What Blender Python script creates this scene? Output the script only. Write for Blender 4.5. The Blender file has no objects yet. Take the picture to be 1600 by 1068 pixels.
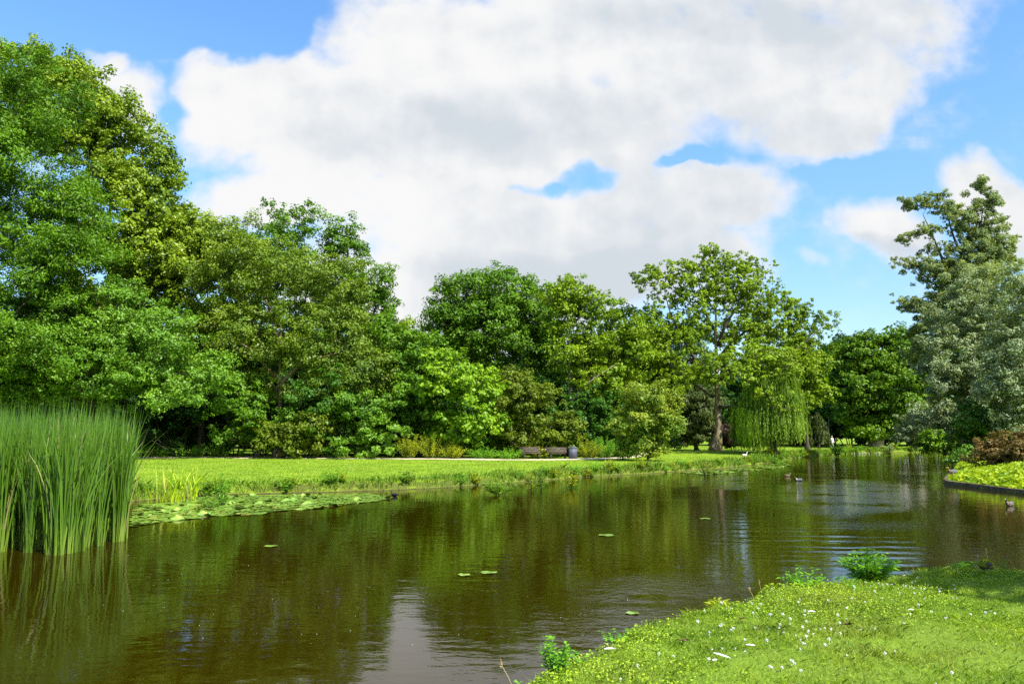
import bpy, bmesh, math, random
import numpy as np
from mathutils import Vector, Matrix

rng = np.random.default_rng(11)
random.seed(11)
sc = bpy.context.scene
COL = sc.collection

# ------------------------------------------------------------------ camera model (photo pixels are 1600 x 1068)
F, CX, CY, HOR, CAMZ = 1244.0, 800.0, 534.0, 682.0, 2.1
PIT = math.atan((HOR - CY) / F)
cp_, sp_ = math.cos(PIT), math.sin(PIT)

def ray(px, py):
    u = (px - CX) / F
    w = (CY - py) / F
    return np.array([u, cp_ - w * sp_, sp_ + w * cp_])

def W(px, py, d):
    v = ray(px, py)
    return np.array([0, 0, CAMZ]) + v * (d / v[1])

def GP(px, py, z=0.0):
    v = ray(px, py)
    t = (z - CAMZ) / v[2]
    return np.array([0, 0, CAMZ]) + v * t

def scale_at(py, d):
    return d / (F * ray(800, py)[1])

# ------------------------------------------------------------------ numpy noise
def vnoise(x, y, seed=0):
    x = np.asarray(x, float); y = np.asarray(y, float)
    ix = np.floor(x).astype(np.int64); iy = np.floor(y).astype(np.int64)
    fx = x - ix; fy = y - iy
    fx = fx * fx * (3 - 2 * fx); fy = fy * fy * (3 - 2 * fy)
    def h(a, b):
        k = (a * 374761393 + b * 668265263 + seed * 144665) & 0xffffffff
        k = ((k ^ (k >> 13)) * 1274126177) & 0xffffffff
        return ((k ^ (k >> 16)) & 0xffffffff) / 4294967295.0
    a = h(ix, iy); b = h(ix + 1, iy); c = h(ix, iy + 1); d = h(ix + 1, iy + 1)
    return (a * (1 - fx) + b * fx) * (1 - fy) + (c * (1 - fx) + d * fx) * fy

def fbm(x, y, seed=0, o=3):
    s = 0; a = .5
    for i in range(o):
        s = s + a * vnoise(x * 2 ** i, y * 2 ** i, seed + i * 17); a *= .5
    return s / (1 - .5 ** o)

def smooth(t):
    t = np.clip(t, 0, 1)
    return t * t * (3 - 2 * t)

def unit(v):
    return v / np.maximum(np.linalg.norm(v, axis=-1, keepdims=True), 1e-9)

def rdir(n):
    return unit(rng.normal(size=(n, 3)))

# ------------------------------------------------------------------ shoreline and ground height
far_px = [(215, 783), (330, 773), (450, 770), (600, 766), (700, 761), (800, 754), (900, 746), (1000, 740), (1070, 735.5), (1130, 731), (1175, 726),
          (1215, 720), (1238, 716), (1262, 712.5), (1300, 709.5), (1350, 707.5), (1400, 706.5), (1440, 706.5), (1475, 707.5)]
right_px = [(1497, 711), (1504, 718), (1497, 728), (1489, 738), (1478, 749), (1477, 755), (1490, 758), (1520, 761.5), (1560, 767), (1600, 772), (1640, 777)]
near_px = [(1600, 889), (1480, 890), (1390, 893), (1330, 899), (1260, 912), (1180, 926), (1100, 946), (1000, 976), (930, 1001), (850, 1042), (790, 1076)]
poly = [(-70, 21), (-40, 24), (-22, 26.5)]
poly += [tuple(GP(x, y, 0)[:2]) for x, y in far_px]
right_w = [tuple(GP(x, y, 0)[:2]) for x, y in right_px]
poly += right_w + [(22, 26), (30, 24.5), (70, 24), (70, 9), (12, 10.8)]
poly += [tuple(GP(x, y, .36)[:2]) for x, y in near_px] + [(-1.2, 4.2), (-4, 3.4), (-12, 2.6), (-70, 2)]
POLY = np.array(poly)

def shore(x, y):
    """signed distance to the pond outline, positive on land"""
    x = np.asarray(x, float).ravel(); y = np.asarray(y, float).ravel()
    out = np.empty_like(x)
    A = POLY; B = np.roll(POLY, -1, 0)
    for s in range(0, len(x), 20000):
        px = x[s:s + 20000, None]; py = y[s:s + 20000, None]
        dx = B[:, 0] - A[:, 0]; dy = B[:, 1] - A[:, 1]
        t = np.clip(((px - A[:, 0]) * dx + (py - A[:, 1]) * dy) / (dx * dx + dy * dy), 0, 1)
        d = np.sqrt(((px - A[:, 0] - t * dx) ** 2 + (py - A[:, 1] - t * dy) ** 2).min(1))
        c = ((A[:, 1] > py) != (B[:, 1] > py)) & (px < dx * (py - A[:, 1]) / np.where(dy == 0, 1e-9, dy) + A[:, 0])
        out[s:s + 20000] = np.where(c.sum(1) % 2 == 1, -d, d)
    return out

def ground(x, y, s=None):
    x = np.asarray(x, float).ravel(); y = np.asarray(y, float).ravel()
    if s is None:
        s = shore(x, y)
    kerb = smooth((x - 15) / 2) * smooth((y - 22) / 3) * smooth((48 - y) / 4)
    near = smooth((16 - y) / 3)
    jit = (fbm(x * 1.3, y * 1.3, 5) - .5) * (.5 * (1 - near) + .5 * near) * (1 - kerb)
    s2 = s + jit
    h = .36 + .05 * (fbm(x * .35, y * .35, 9) - .5) * 2
    h = h + .12 * smooth((s - 6) / 25) * (1 - near)
    h = h + .45 * np.exp(-((x - 19.5) ** 2 + (y - 75) ** 2) / 90) + .25 * smooth((y - 95) / 25)
    h = h + kerb * (smooth(s / 6) * .7 - .2)
    h = h + near * .05 * (fbm(x * 2.1, y * 2.1, 31) - .5) * 2 + near * smooth(s / 3) * .03
    w = .30 * (1 - near) + .22 * near
    w = w * (1 - kerb) + .05 * kerb
    return np.where(s2 > 0, h * smooth(s2 / w) ** .7, -.8 * smooth(-s2 / 1.0))

def gz(x, y):
    return float(ground([x], [y])[0])

# ------------------------------------------------------------------ mesh building
def mk(name, V, faces, mat, parent=None, rnd=None, smooth_=False, link=True, mi=None):
    V = np.asarray(V, np.float32)
    if not isinstance(faces, list):
        faces = [faces]
    faces = [np.asarray(f, np.int32) for f in faces if len(f)]
    me = bpy.data.meshes.new(name)
    me.vertices.add(len(V)); me.vertices.foreach_set('co', V.ravel())
    idx = np.concatenate([f.ravel() for f in faces])
    lens = np.concatenate([np.full(len(f), f.shape[1], np.int32) for f in faces])
    st = np.concatenate([[0], np.cumsum(lens)[:-1]]).astype(np.int32)
    me.loops.add(len(idx)); me.polygons.add(len(lens))
    me.polygons.foreach_set('loop_start', st)
    me.loops.foreach_set('vertex_index', idx)
    if smooth_:
        me.polygons.foreach_set('use_smooth', np.ones(len(lens), bool))
    mats = mat if isinstance(mat, (list, tuple)) else [mat]
    for m in mats:
        me.materials.append(m)
    if mi is not None:
        me.polygons.foreach_set('material_index', np.asarray(mi, np.int32))
    if rnd is not None:
        a = me.attributes.new('rnd', 'FLOAT', 'FACE')
        a.data.foreach_set('value', np.asarray(rnd, np.float32))
    me.update(calc_edges=True)
    if not link:
        return me
    o = bpy.data.objects.new(name, me); COL.objects.link(o)
    if parent is not None:
        o.parent = parent
    return o

def tag(o, label=None, cat=None, group=None, kind=None):
    if label: o['label'] = label
    if cat: o['category'] = cat
    if group: o['group'] = group
    if kind: o['kind'] = kind
    return o

def empty(name, loc, label, cat, group=None, rz=0):
    o = bpy.data.objects.new(name, None); COL.objects.link(o)
    o.location = [float(q) for q in loc]; o.rotation_euler = (0, 0, rz); o.empty_display_size = .2
    return tag(o, label, cat, group)

def copy_tree(root, loc, rz=0, s=1, label=None, sz=None):
    r = root.copy(); COL.objects.link(r)
    r.location = [float(q) for q in loc]; r.rotation_euler = (0, 0, rz); r.scale = (s, s, sz or s)
    if label: r['label'] = label
    for ch in list(root.children):
        c = ch.copy(); COL.objects.link(c); c.parent = r
    return r

class Acc:
    def __init__(s): s.V = []; s.F = {}; s.n = 0; s.r = {}
    def add(s, V, *faces, rnd=None):
        for f in faces:
            f = np.asarray(f, np.int32)
            s.F.setdefault(f.shape[1], []).append(f + s.n)
            s.r.setdefault(f.shape[1], []).append(np.full(len(f), .5) if rnd is None else np.broadcast_to(rnd, (len(f),)))
        s.V.append(np.asarray(V, float)); s.n += len(V)
    def mk(s, name, mat, parent=None, off=(0, 0, 0), **k):
        ks = sorted(s.F)
        return mk(name, np.concatenate(s.V) - np.asarray(off, float), [np.concatenate(s.F[q]) for q in ks], mat, parent,
                  rnd=np.concatenate([np.concatenate(s.r[q]) for q in ks]), **k)

def kites(c, ax, nr, L, Wd, fold=.12):
    n = len(c)
    ax = unit(ax - nr * (ax * nr).sum(1, keepdims=True))
    b = np.cross(nr, ax)
    L = np.broadcast_to(np.asarray(L, float), (n,))[:, None]; Wd = np.broadcast_to(np.asarray(Wd, float), (n,))[:, None]
    V = np.stack([c - ax * L * .5, c + b * Wd * .5 + nr * L * fold - ax * L * .06, c + ax * L * .5 - nr * L * .05, c - b * Wd * .5 + nr * L * fold - ax * L * .06], 1).reshape(-1, 3)
    return V, np.arange(4 * n, dtype=np.int32).reshape(n, 4)

def tubes(P0, P1, r0, r1, sides=5):
    n = len(P0)
    d = unit(P1 - P0)
    ref = np.where(np.abs(d[:, 2:3]) < .9, np.array([[0, 0, 1.]]), np.array([[1., 0, 0]]))
    a = unit(np.cross(d, ref)); b = np.cross(d, a)
    th = np.arange(sides) * 2 * np.pi / sides
    c = np.cos(th)[None, :, None]; s_ = np.sin(th)[None, :, None]
    ring = a[:, None] * c + b[:, None] * s_
    V = np.concatenate([P0[:, None] + ring * r0[:, None, None], P1[:, None] + ring * r1[:, None, None]], 1).reshape(-1, 3)
    i = np.arange(sides); j = (i + 1) % sides
    q = np.stack([i, j, j + sides, i + sides], 1)
    return V, (q[None] + (np.arange(n) * 2 * sides)[:, None, None]).reshape(-1, 4)

def spline(P, n=4):
    P = np.asarray(P, float)
    Q = np.vstack([2 * P[0] - P[1], P, 2 * P[-1] - P[-2]])
    out = []
    for i in range(1, len(Q) - 2):
        for t in np.arange(n) / n:
            out.append(.5 * ((2 * Q[i]) + (-Q[i - 1] + Q[i + 1]) * t + (2 * Q[i - 1] - 5 * Q[i] + 4 * Q[i + 1] - Q[i + 2]) * t ** 2 + (-Q[i - 1] + 3 * Q[i] - 3 * Q[i + 1] + Q[i + 2]) * t ** 3))
    out.append(P[-1])
    return np.array(out)

def tube_path(P, r, sides=8, cap=True, wob=0):
    P = np.asarray(P, float); n = len(P)
    r = np.broadcast_to(np.asarray(r, float), (n,))
    T = np.gradient(P, axis=0); T = unit(T)
    a = np.cross(T[0], [0.13, 1, 0.05]); a /= np.linalg.norm(a)
    V = []
    for i in range(n):
        a = a - T[i] * (a @ T[i]); a /= np.linalg.norm(a); b = np.cross(T[i], a)
        th = np.arange(sides) * 2 * np.pi / sides
        rr = r[i] * (1 + wob * (vnoise(th * 1.7 + 3, np.full(sides, i * .35), 3) - .5))
        V.append(P[i] + np.cos(th)[:, None] * a * rr[:, None] + np.sin(th)[:, None] * b * rr[:, None])
    V = np.concatenate(V)
    i = np.arange(sides); j = (i + 1) % sides
    q = np.concatenate([np.stack([i + k * sides, j + k * sides, j + (k + 1) * sides, i + (k + 1) * sides], 1) for k in range(n - 1)])
    fs = [q]
    if cap:
        fs.append(np.array([list(range(sides))[::-1]])); fs.append(np.array([[(n - 1) * sides + k for k in range(sides)]]))
    return V, fs

def box(cx, cy, cz, sx, sy, sz, rot=None):
    V = np.array([[x, y, z] for x in (-.5, .5) for y in (-.5, .5) for z in (-.5, .5)]) * [sx, sy, sz]
    if rot is not None:
        V = V @ np.array(rot.to_3x3()).T
    return V + [cx, cy, cz], np.array([[0, 1, 3, 2], [4, 6, 7, 5], [0, 4, 5, 1], [2, 3, 7, 6], [0, 2, 6, 4], [1, 5, 7, 3]])

# ------------------------------------------------------------------ materials
def nmat(name):
    m = bpy.data.materials.new(name); m.use_nodes = True
    nt = m.node_tree; n = nt.nodes; l = nt.links
    return m, n, l, n['Principled BSDF'], n['Material Output']

def node(n, t, **k):
    q = n.new(t)
    for a, b in k.items(): setattr(q, a, b)
    return q

def mathn(nt, op, a, b=None, c=None, clamp=False):
    q = nt.nodes.new('ShaderNodeMath'); q.operation = op; q.use_clamp = clamp
    for i, v in enumerate((a, b, c)):
        if v is None: continue
        if isinstance(v, (int, float)): q.inputs[i].default_value = v
        else: nt.links.new(v, q.inputs[i])
    return q.outputs[0]

def mixc(nt, f, a, b, mode='MIX'):
    q = nt.nodes.new('ShaderNodeMix'); q.data_type = 'RGBA'; q.blend_type = mode
    for i, v in ((0, f), (6, a), (7, b)):
        if isinstance(v, (int, float)): q.inputs[i].default_value = v
        elif isinstance(v, tuple): q.inputs[i].default_value = (*v, 1) if len(v) == 3 else v
        else: nt.links.new(v, q.inputs[i])
    return q.outputs[2]

def noise(nt, co, scale, detail=3, rough=.55, dist=0):
    q = nt.nodes.new('ShaderNodeTexNoise'); q.inputs['Scale'].default_value = scale; q.inputs['Detail'].default_value = detail
    q.inputs['Roughness'].default_value = rough; q.inputs['Distortion'].default_value = dist
    nt.links.new(co, q.inputs['Vector'])
    return q.outputs[0]

def ramp01(nt, v, a, b):
    q = nt.nodes.new('ShaderNodeMapRange'); q.interpolation_type = 'SMOOTHSTEP'
    nt.links.new(v, q.inputs[0]); q.inputs[1].default_value = a; q.inputs[2].default_value = b
    return q.outputs[0]

def leafmat(name, c1, c2, tr=.3, rough=.5, spec=.25, nscale=.35, c3=None, pale=None):
    c1, c2 = [tuple(min(.8, q * k) for q, k in zip(c, (1.3, 1.14, .65))) for c in (c1, c2)]
    m, n, l, p, out = nmat(name); nt = m.node_tree
    at = node(n, 'ShaderNodeAttribute', attribute_name='rnd')
    tc = n.new('ShaderNodeTexCoord')
    ns = noise(nt, tc.outputs['Object'], nscale, 3)
    f = mathn(nt, 'ADD', mathn(nt, 'MULTIPLY', at.outputs['Fac'], .55), mathn(nt, 'MULTIPLY_ADD', ns, 2.0, -.75), clamp=True)
    col = mixc(nt, f, c1, c2)
    if c3:
        col = mixc(nt, ramp01(nt, at.outputs['Fac'], .93, .97), col, c3)
    if pale:
        geo = n.new('ShaderNodeNewGeometry')
        col = mixc(nt, geo.outputs['Backfacing'], col, pale)
    l.new(col, p.inputs['Base Color'])
    p.inputs['Roughness'].default_value = rough; p.inputs['Specular IOR Level'].default_value = spec
    t = n.new('ShaderNodeBsdfTranslucent')
    l.new(mixc(nt, 1.0, col, (1.35, 1.3, .6), 'MULTIPLY'), t.inputs['Color'])
    mx = n.new('ShaderNodeMixShader'); mx.inputs[0].default_value = tr
    l.new(p.outputs[0], mx.inputs[1]); l.new(t.outputs[0], mx.inputs[2]); l.new(mx.outputs[0], out.inputs['Surface'])
    return m

def plainmat(name, c1, c2, scale=6, rough=.8, bump=0, stretch=(1, 1, 1), spec=.3, bscale=None):
    m, n, l, p, out = nmat(name); nt = m.node_tree
    tc = n.new('ShaderNodeTexCoord'); mp = n.new('ShaderNodeMapping'); mp.inputs['Scale'].default_value = stretch
    l.new(tc.outputs['Object'], mp.inputs[0])
    ns = noise(nt, mp.outputs[0], scale, 5, .6)
    l.new(mixc(nt, ramp01(nt, ns, .3, .7), c1, c2), p.inputs['Base Color'])
    p.inputs['Roughness'].default_value = rough; p.inputs['Specular IOR Level'].default_value = spec
    if bump:
        b = n.new('ShaderNodeBump'); b.inputs['Strength'].default_value = 1; b.inputs['Distance'].default_value = bump
        l.new(noise(nt, mp.outputs[0], bscale or scale * 3, 4), b.inputs['Height']); l.new(b.outputs[0], p.inputs['Normal'])
    return m

M = {}
M['ash'] = leafmat('leaf_dark_green', (.035, .105, .008), (.115, .265, .014))
M['ashlight'] = leafmat('leaf_fresh_green', (.085, .18, .012), (.22, .37, .025))
M['plane'] = leafmat('leaf_yellow_green', (.06, .14, .008), (.21, .33, .018), spec=.4)
M['oak'] = leafmat('leaf_olive', (.05, .12, .010), (.15, .25, .018), spec=.4)
M['bush'] = leafmat('leaf_bush', (.05, .15, .014), (.15, .32, .03), spec=.4)
M['shade'] = leafmat('leaf_shaded_green', (.02, .075, .010), (.06, .175, .018))  # green darkened so bushes under the trees carry shade in their colour
M['lime'] = leafmat('leaf_lime', (.075, .20, .010), (.20, .37, .022))
M['round'] = leafmat('leaf_round_tree', (.035, .115, .008), (.11, .25, .014))
M['mid'] = leafmat('leaf_mid_green', (.065, .16, .008), (.19, .32, .014))
M['olive'] = leafmat('leaf_brownish_olive', (.055, .11, .012), (.145, .22, .020))
M['silver'] = leafmat('leaf_silver_green', (.10, .165, .065), (.26, .35, .17), tr=.28, spec=.3, pale=(.25, .33, .16))
M['greywillow'] = leafmat('leaf_grey_willow', (.095, .165, .045), (.25, .34, .11), tr=.36, pale=(.2, .28, .12))
M['weep'] = leafmat('leaf_weeping_willow', (.045, .13, .010), (.185, .33, .04), tr=.36)
M['weepgrey'] = leafmat('leaf_grey_weeping', (.035, .065, .022), (.085, .13, .045), tr=.25)
M['chestnut'] = leafmat('leaf_chestnut', (.028, .10, .008), (.125, .25, .010), nscale=.5)
M['blue'] = leafmat('leaf_bluish', (.03, .075, .045), (.07, .15, .085), tr=.2)
M['purple'] = leafmat('leaf_purple', (.028, .012, .018), (.06, .03, .035), tr=.2)
M['rust'] = leafmat('leaf_rusty', (.10, .09, .035), (.22, .165, .085), tr=.3, nscale=.8)
M['maple'] = leafmat('leaf_tinted', (.06, .17, .025), (.24, .32, .05), tr=.35, nscale=.6, c3=(.42, .22, .06))
M['herb'] = leafmat('leaf_herb', (.06, .22, .02), (.17, .42, .04), nscale=2)
M['herbyellow'] = leafmat('leaf_herb_yellow', (.14, .24, .015), (.36, .44, .035), nscale=1.5)
M['cover'] = leafmat('leaf_ground_cover', (.09, .22, .01), (.33, .46, .025), nscale=1.2)
M['red'] = leafmat('leaf_red', (.35, .08, .03), (.5, .2, .05))
M['dark'] = leafmat('leaf_dark_shaded', (.015, .055, .014), (.04, .12, .024))  # leaf colour kept very dark to paint in the shade under the trees
M['bark'] = plainmat('bark_brown', (.035, .028, .018), (.11, .088, .06), 5, .9, .02, (1, 1, .25))
M['barkpale'] = plainmat('bark_pale', (.20, .16, .10), (.42, .36, .25), 4, .9, .02, (1, 1, .3))
M['barkdark'] = plainmat('bark_dark', (.025, .02, .014), (.07, .055, .04), 5, .9, .02, (1, 1, .25))
M['stem'] = plainmat('stem_green', (.07, .12, .02), (.15, .2, .05), 8, .7)

def mossbark():
    m, n, l, p, out = nmat('bark_mossy'); nt = m.node_tree
    tc = n.new('ShaderNodeTexCoord'); mp = n.new('ShaderNodeMapping'); mp.inputs['Scale'].default_value = (1, 1, .3)
    l.new(tc.outputs['Object'], mp.inputs[0])
    a = noise(nt, mp.outputs[0], 5, 5, .65)
    col = mixc(nt, ramp01(nt, a, .35, .65), (.10, .075, .045), (.37, .29, .18))
    b = noise(nt, mp.outputs[0], 1.6, 4, .6)
    col = mixc(nt, mathn(nt, 'MULTIPLY', ramp01(nt, b, .5, .62), .8), col, (.17, .14, .025))
    l.new(col, p.inputs['Base Color']); p.inputs['Roughness'].default_value = .9
    bp = n.new('ShaderNodeBump'); bp.inputs['Distance'].default_value = .03
    l.new(a, bp.inputs['Height']); l.new(bp.outputs[0], p.inputs['Normal'])
    return m
M['mossbark'] = mossbark()

# ------------------------------------------------------------------ trees
def skeleton(nodes, parents, plen, nr, clumps, bf=.3, rt=.012, pw=.47):
    """greedy branch growth: every leaf clump is joined to the node that is cheapest to reach"""
    P = [np.asarray(q, float) for q in nodes]; par = list(parents); pl = list(plen); base_n = len(P)
    C = np.asarray(clumps); n = len(C)
    best = np.full(n, 1e9); bi = np.zeros(n, int)
    def relax(i):
        d = np.linalg.norm(C - P[i], axis=1) + bf * pl[i] + np.maximum(0, P[i][2] - C[:, 2]) * .6
        m = d < best; best[m] = d[m]; bi[m] = i
    for i in range(base_n): relax(i)
    done = np.zeros(n, bool)
    for _ in range(n):
        j = int(np.argmin(np.where(done, 1e9, best)))
        done[j] = True; q = int(bi[j]); c = C[j]; p = P[q]
        ln = np.linalg.norm(c - p)
        mid = (p + c) / 2 + rng.normal(size=3) * ln * .09 + [0, 0, ln * .06]
        P.append(mid); par.append(q); pl.append(pl[q] + ln / 2); m1 = len(P) - 1
        P.append(c); par.append(m1); pl.append(pl[q] + ln); relax(len(P) - 1); relax(m1)
    cnt = np.zeros(len(P)); cnt[base_n + 1::2] = 1
    for i in range(len(P) - 1, base_n - 1, -1):
        if par[i] >= 0: cnt[par[i]] += cnt[i]
    P = np.array(P)
    ii = np.arange(base_n, len(P))
    r = rt * np.maximum(cnt, 1) ** pw
    pr = np.array([par[i] for i in ii])
    r0 = np.where(pr < base_n, np.minimum(r[ii] * 1.15, .8 * np.asarray(nr)[np.minimum(pr, base_n - 1)]), np.minimum(r[pr], r[ii] * 1.5))
    return P[pr], P[ii], r0, np.minimum(r[ii], r0)

def leaves_for(cl, out, cr, n_leaf, L, asp, droop=.0, flat=.75, rnd_n=.6, zfloor=None, nsub=6):
    n = len(cl)
    size = np.clip(rng.lognormal(-.12, .42, n), .4, 2.1) * cr
    d = rdir(n * nsub); d[:, 2] = np.where(d[:, 2] < 0, d[:, 2] * .6, d[:, 2])
    k0 = np.repeat(np.arange(n), nsub)
    sub = cl[k0] + d * (size[k0] * rng.random(n * nsub) ** .4)[:, None] * [1, 1, flat]
    ssz = size[k0] * rng.uniform(.28, .5, n * nsub)
    pr = ssz ** 2; pr = pr / pr.sum()
    k = rng.choice(n * nsub, n_leaf, p=pr)
    e = rdir(n_leaf)
    pos = sub[k] + e * (ssz[k] * rng.random(n_leaf) ** .45)[:, None] * [1, 1, .75]
    nr = unit(e * .55 + d[k] * .35 + out[k0[k]] * .4 + [0, 0, .5] + rng.normal(size=(n_leaf, 3)) * rnd_n)
    ax = rng.normal(size=(n_leaf, 3)) + e * .5 - [0, 0, droop]
    LL = L * rng.uniform(.65, 1.3, n_leaf)
    rn = np.clip(.5 * rng.random(n_leaf) + .25 * rng.random(n)[k0[k]] + .25 * rng.random(n * nsub)[k], 0, 1)
    if zfloor is not None:
        kp = pos[:, 2] > zfloor
        pos, nr, ax, LL, rn = pos[kp], nr[kp], ax[kp], LL[kp], rn[kp]
    V, Fc = kites(pos, ax, nr, LL, LL * asp)
    return V, Fc, rn

def tree(name, label, cat, bx, d, lobes, leaf, n_cl=200, n_leaf=20000, cr=1.2, L=.3, asp=.6, tr=.3, top=None, bark='bark', limbs=(),
         group=None, shrub=False, bf=.3, droop=.1, shell=.3, flat=.75, limb_r=.12, stem_w=None, rt=.009, z0=None, rough=.08, twig='barkdark', nsub=6, limb_bark=None):
    b = W(bx, 690, d); b[2] = gz(b[0], b[1]) if z0 is None else z0
    base = b.copy(); b[2] -= .08
    C, O = [], []
    lob = []
    for q in lobes:
        px, py, rx, ry = q[:4]; dz = q[4] if len(q) > 4 else 0; rd = q[5] if len(q) > 5 else 1
        s = scale_at(py, d + dz)
        lob.append((W(px, py, d + dz), np.array([rx * s, (rx + ry) / 2 * s * rd, ry * s])))
    wt = np.array([(r[0] * r[2]) for c, r in lob]); wt /= wt.sum()
    for i, k in enumerate(rng.choice(len(lob), n_cl, p=wt)):
        c, r = lob[k]
        for _ in range(8):
            v = rdir(1)[0]
            q = c + v * r * (shell + (1 - shell) * rng.random() ** .45) * rng.uniform(1 - rough * 1.5, 1 + rough)
            if q[2] > base[2] + .15: break
        C.append(q); O.append(unit(v / r))
    C = np.array(C); O = np.array(O)
    C[:, 2] = np.maximum(C[:, 2], base[2] + .2)
    nodes, par, pl, nr = [], [], [], []
    acc = Acc(); tw = Acc(); cur = [acc]
    def add_path(pts, r0, r1, start=-1, l0=0, sides=9, flare=False):
        S = spline(pts, 4); t = np.linspace(0, 1, len(S)); r = r0 + (r1 - r0) * t ** .9
        if flare:
            r = r * (1 + .75 * np.exp(-np.linalg.norm(S - S[0], axis=1) / (r0 * 2.2)))
        V, fs = tube_path(S, r, sides, True, .35 if flare else .15); cur[0].add(V, *fs)
        for i, q in enumerate(S):
            nodes.append(q); par.append(start if i == 0 else len(nodes) - 2)
            pl.append(l0 + np.linalg.norm(S[:i + 1][1:] - S[:i], axis=1).sum() if i else l0); nr.append(r[i])
    zc = C[:, 2]
    if shrub:
        for k in range(shrub if shrub > 1 else 4):
            t = C[rng.integers(len(C))] * .55 + b * .45 + rng.normal(size=3) * .1
            o = rng.normal(size=3) * [(stem_w or .25), (stem_w or .25), 0]
            add_path([b + o, (b + o + t) / 2 + rng.normal(size=3) * .08, t], tr * rng.uniform(.7, 1.1), tr * .35, sides=6)
    else:
        if top is None:
            tp = C.mean(0); tp[2] = b[2] + (zc.max() - b[2]) * .72
        else:
            tp = W(top[0], top[1], d)
        m = [b + (tp - b) * f for f in (0, .12, .35, .65, 1)]
        for q in m[1:-1]: q += rng.normal(size=3) * tr * .35 * [1, 1, 0]
        add_path(m, tr, tr * .1, flare=True, sides=12)
    if limb_bark: cur[0] = tw
    for lm in limbs:
        pts = [W(q[0], q[1], d + (q[2] if len(q) > 2 else 0)) for q in lm]
        r0 = lm[0][3] if len(lm[0]) > 3 else limb_r
        i0 = int(np.argmin([np.linalg.norm(q - pts[0]) for q in nodes]))
        add_path(pts, r0, r0 * .1, i0, pl[i0], sides=7)
    P0, P1, r0, r1 = skeleton(nodes, par, pl, nr, C, bf, rt)
    V, q = tubes(P0, P1, r0, r1, 5)
    tw.add(V, q)
    root = empty(name, base, label, cat, group)
    acc.mk('stem' if shrub else 'trunk', M[bark], root, base, smooth_=True)
    tw.mk('twig_work' if shrub else 'branch_work', M[twig], root, base, smooth_=True)
    V, Fc, rn = leaves_for(C, O, cr, n_leaf, L, asp, droop, flat, zfloor=base[2] + .03, nsub=nsub)
    mk('foliage' if shrub else 'crown', V - base, Fc, M[leaf], root, rn)
    return root

def weeping(name, label, cat, bx, d, cx, topy, rpx, boty, leaf, n_cur=45, n_str=520, L=.26, Wd=.05, tr=.28, bark='bark', z0=None, low=.15, step=.10):
    b = W(bx, 690, d); b[2] = gz(b[0], b[1]) if z0 is None else z0
    base = b.copy()
    T = W(cx, topy, d); Rr = rpx * scale_at(topy, d); H = T[2] - base[2]
    acc = Acc()
    S = spline([b - [0, 0, .1], b + (T - b) * .35 + [.1, 0, 0], b + (T - b) * .7, T - [0, 0, .6]], 4)
    V, fs = tube_path(S, np.linspace(tr, tr * .25, len(S)), 10, True, .3); acc.add(V, *fs)
    starts, lens = [], []
    for k in range(n_cur):
        th = rng.uniform(0, 2 * np.pi); rr = math.sqrt(rng.random()) * Rr * rng.uniform(.85, 1.1)
        z = T[2] - H * .62 * (rr / Rr) ** 2.0 - rng.random() * H * .12
        c = np.array([T[0] + rr * math.cos(th), T[1] + rr * math.sin(th), z])
        zb = base[2] + (boty if rr > .55 * Rr else 1.2 + boty) + abs(rng.normal()) * H * .13
        f = min(.97, max(.35, (z - base[2]) / H - .12)); q = S[int(f * (len(S) - 1))]
        mid = (q + c) / 2 + [0, 0, .5]
        SS = spline([q, mid, c], 3); V, fs = tube_path(SS, np.linspace(tr * .28, .02, len(SS)), 5, False); acc.add(V, *fs)
        m = int(n_str / n_cur * rng.uniform(.6, 1.4))
        o = rng.normal(size=(m, 3)) * [.42, .42, .25] * (Rr / 3.6)
        for oo in o:
            starts.append(c + oo); lens.append(max(.6, (c + oo)[2] - zb - abs(rng.normal()) * .3))
    pos, axs, rn = [], [], []
    for s_, ln in zip(starts, lens):
        n = max(4, int(ln / step)); t = np.linspace(0, 1, n)
        sway = rng.normal(size=2) * .12
        out = unit(np.array([s_[0] - T[0], s_[1] - T[1]])) * .35
        p = np.stack([s_[0] + sway[0] * t ** 2 + out[0] * np.sqrt(t), s_[1] + sway[1] * t ** 2 + out[1] * np.sqrt(t), s_[2] - ln * t + .15 * np.sin(t * 3)], 1)
        pos.append(p + rng.normal(size=p.shape) * .03); axs.append(np.tile([0, 0, -1.], (n, 1)) + rng.normal(size=(n, 3)) * .35)
        rn.append(np.clip(rng.random() * .6 + rng.random(n) * .4, 0, 1))
    pos = np.concatenate(pos); axs = unit(np.concatenate(axs)); rn = np.concatenate(rn)
    out = unit((pos - T) * [1, 1, 0] + rng.normal(size=pos.shape) * .9)
    V, Fc = kites(pos, axs, unit(np.cross(np.cross(axs, out), axs)), L * rng.uniform(.7, 1.3, len(pos)), Wd * rng.uniform(.7, 1.3, len(pos)))
    root = empty(name, base, label, cat)
    acc.mk('trunk', M[bark], root, base, smooth_=True)
    mk('crown', V - base, Fc, M[leaf], root, rn)
    return root

exec_trees = []
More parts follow.
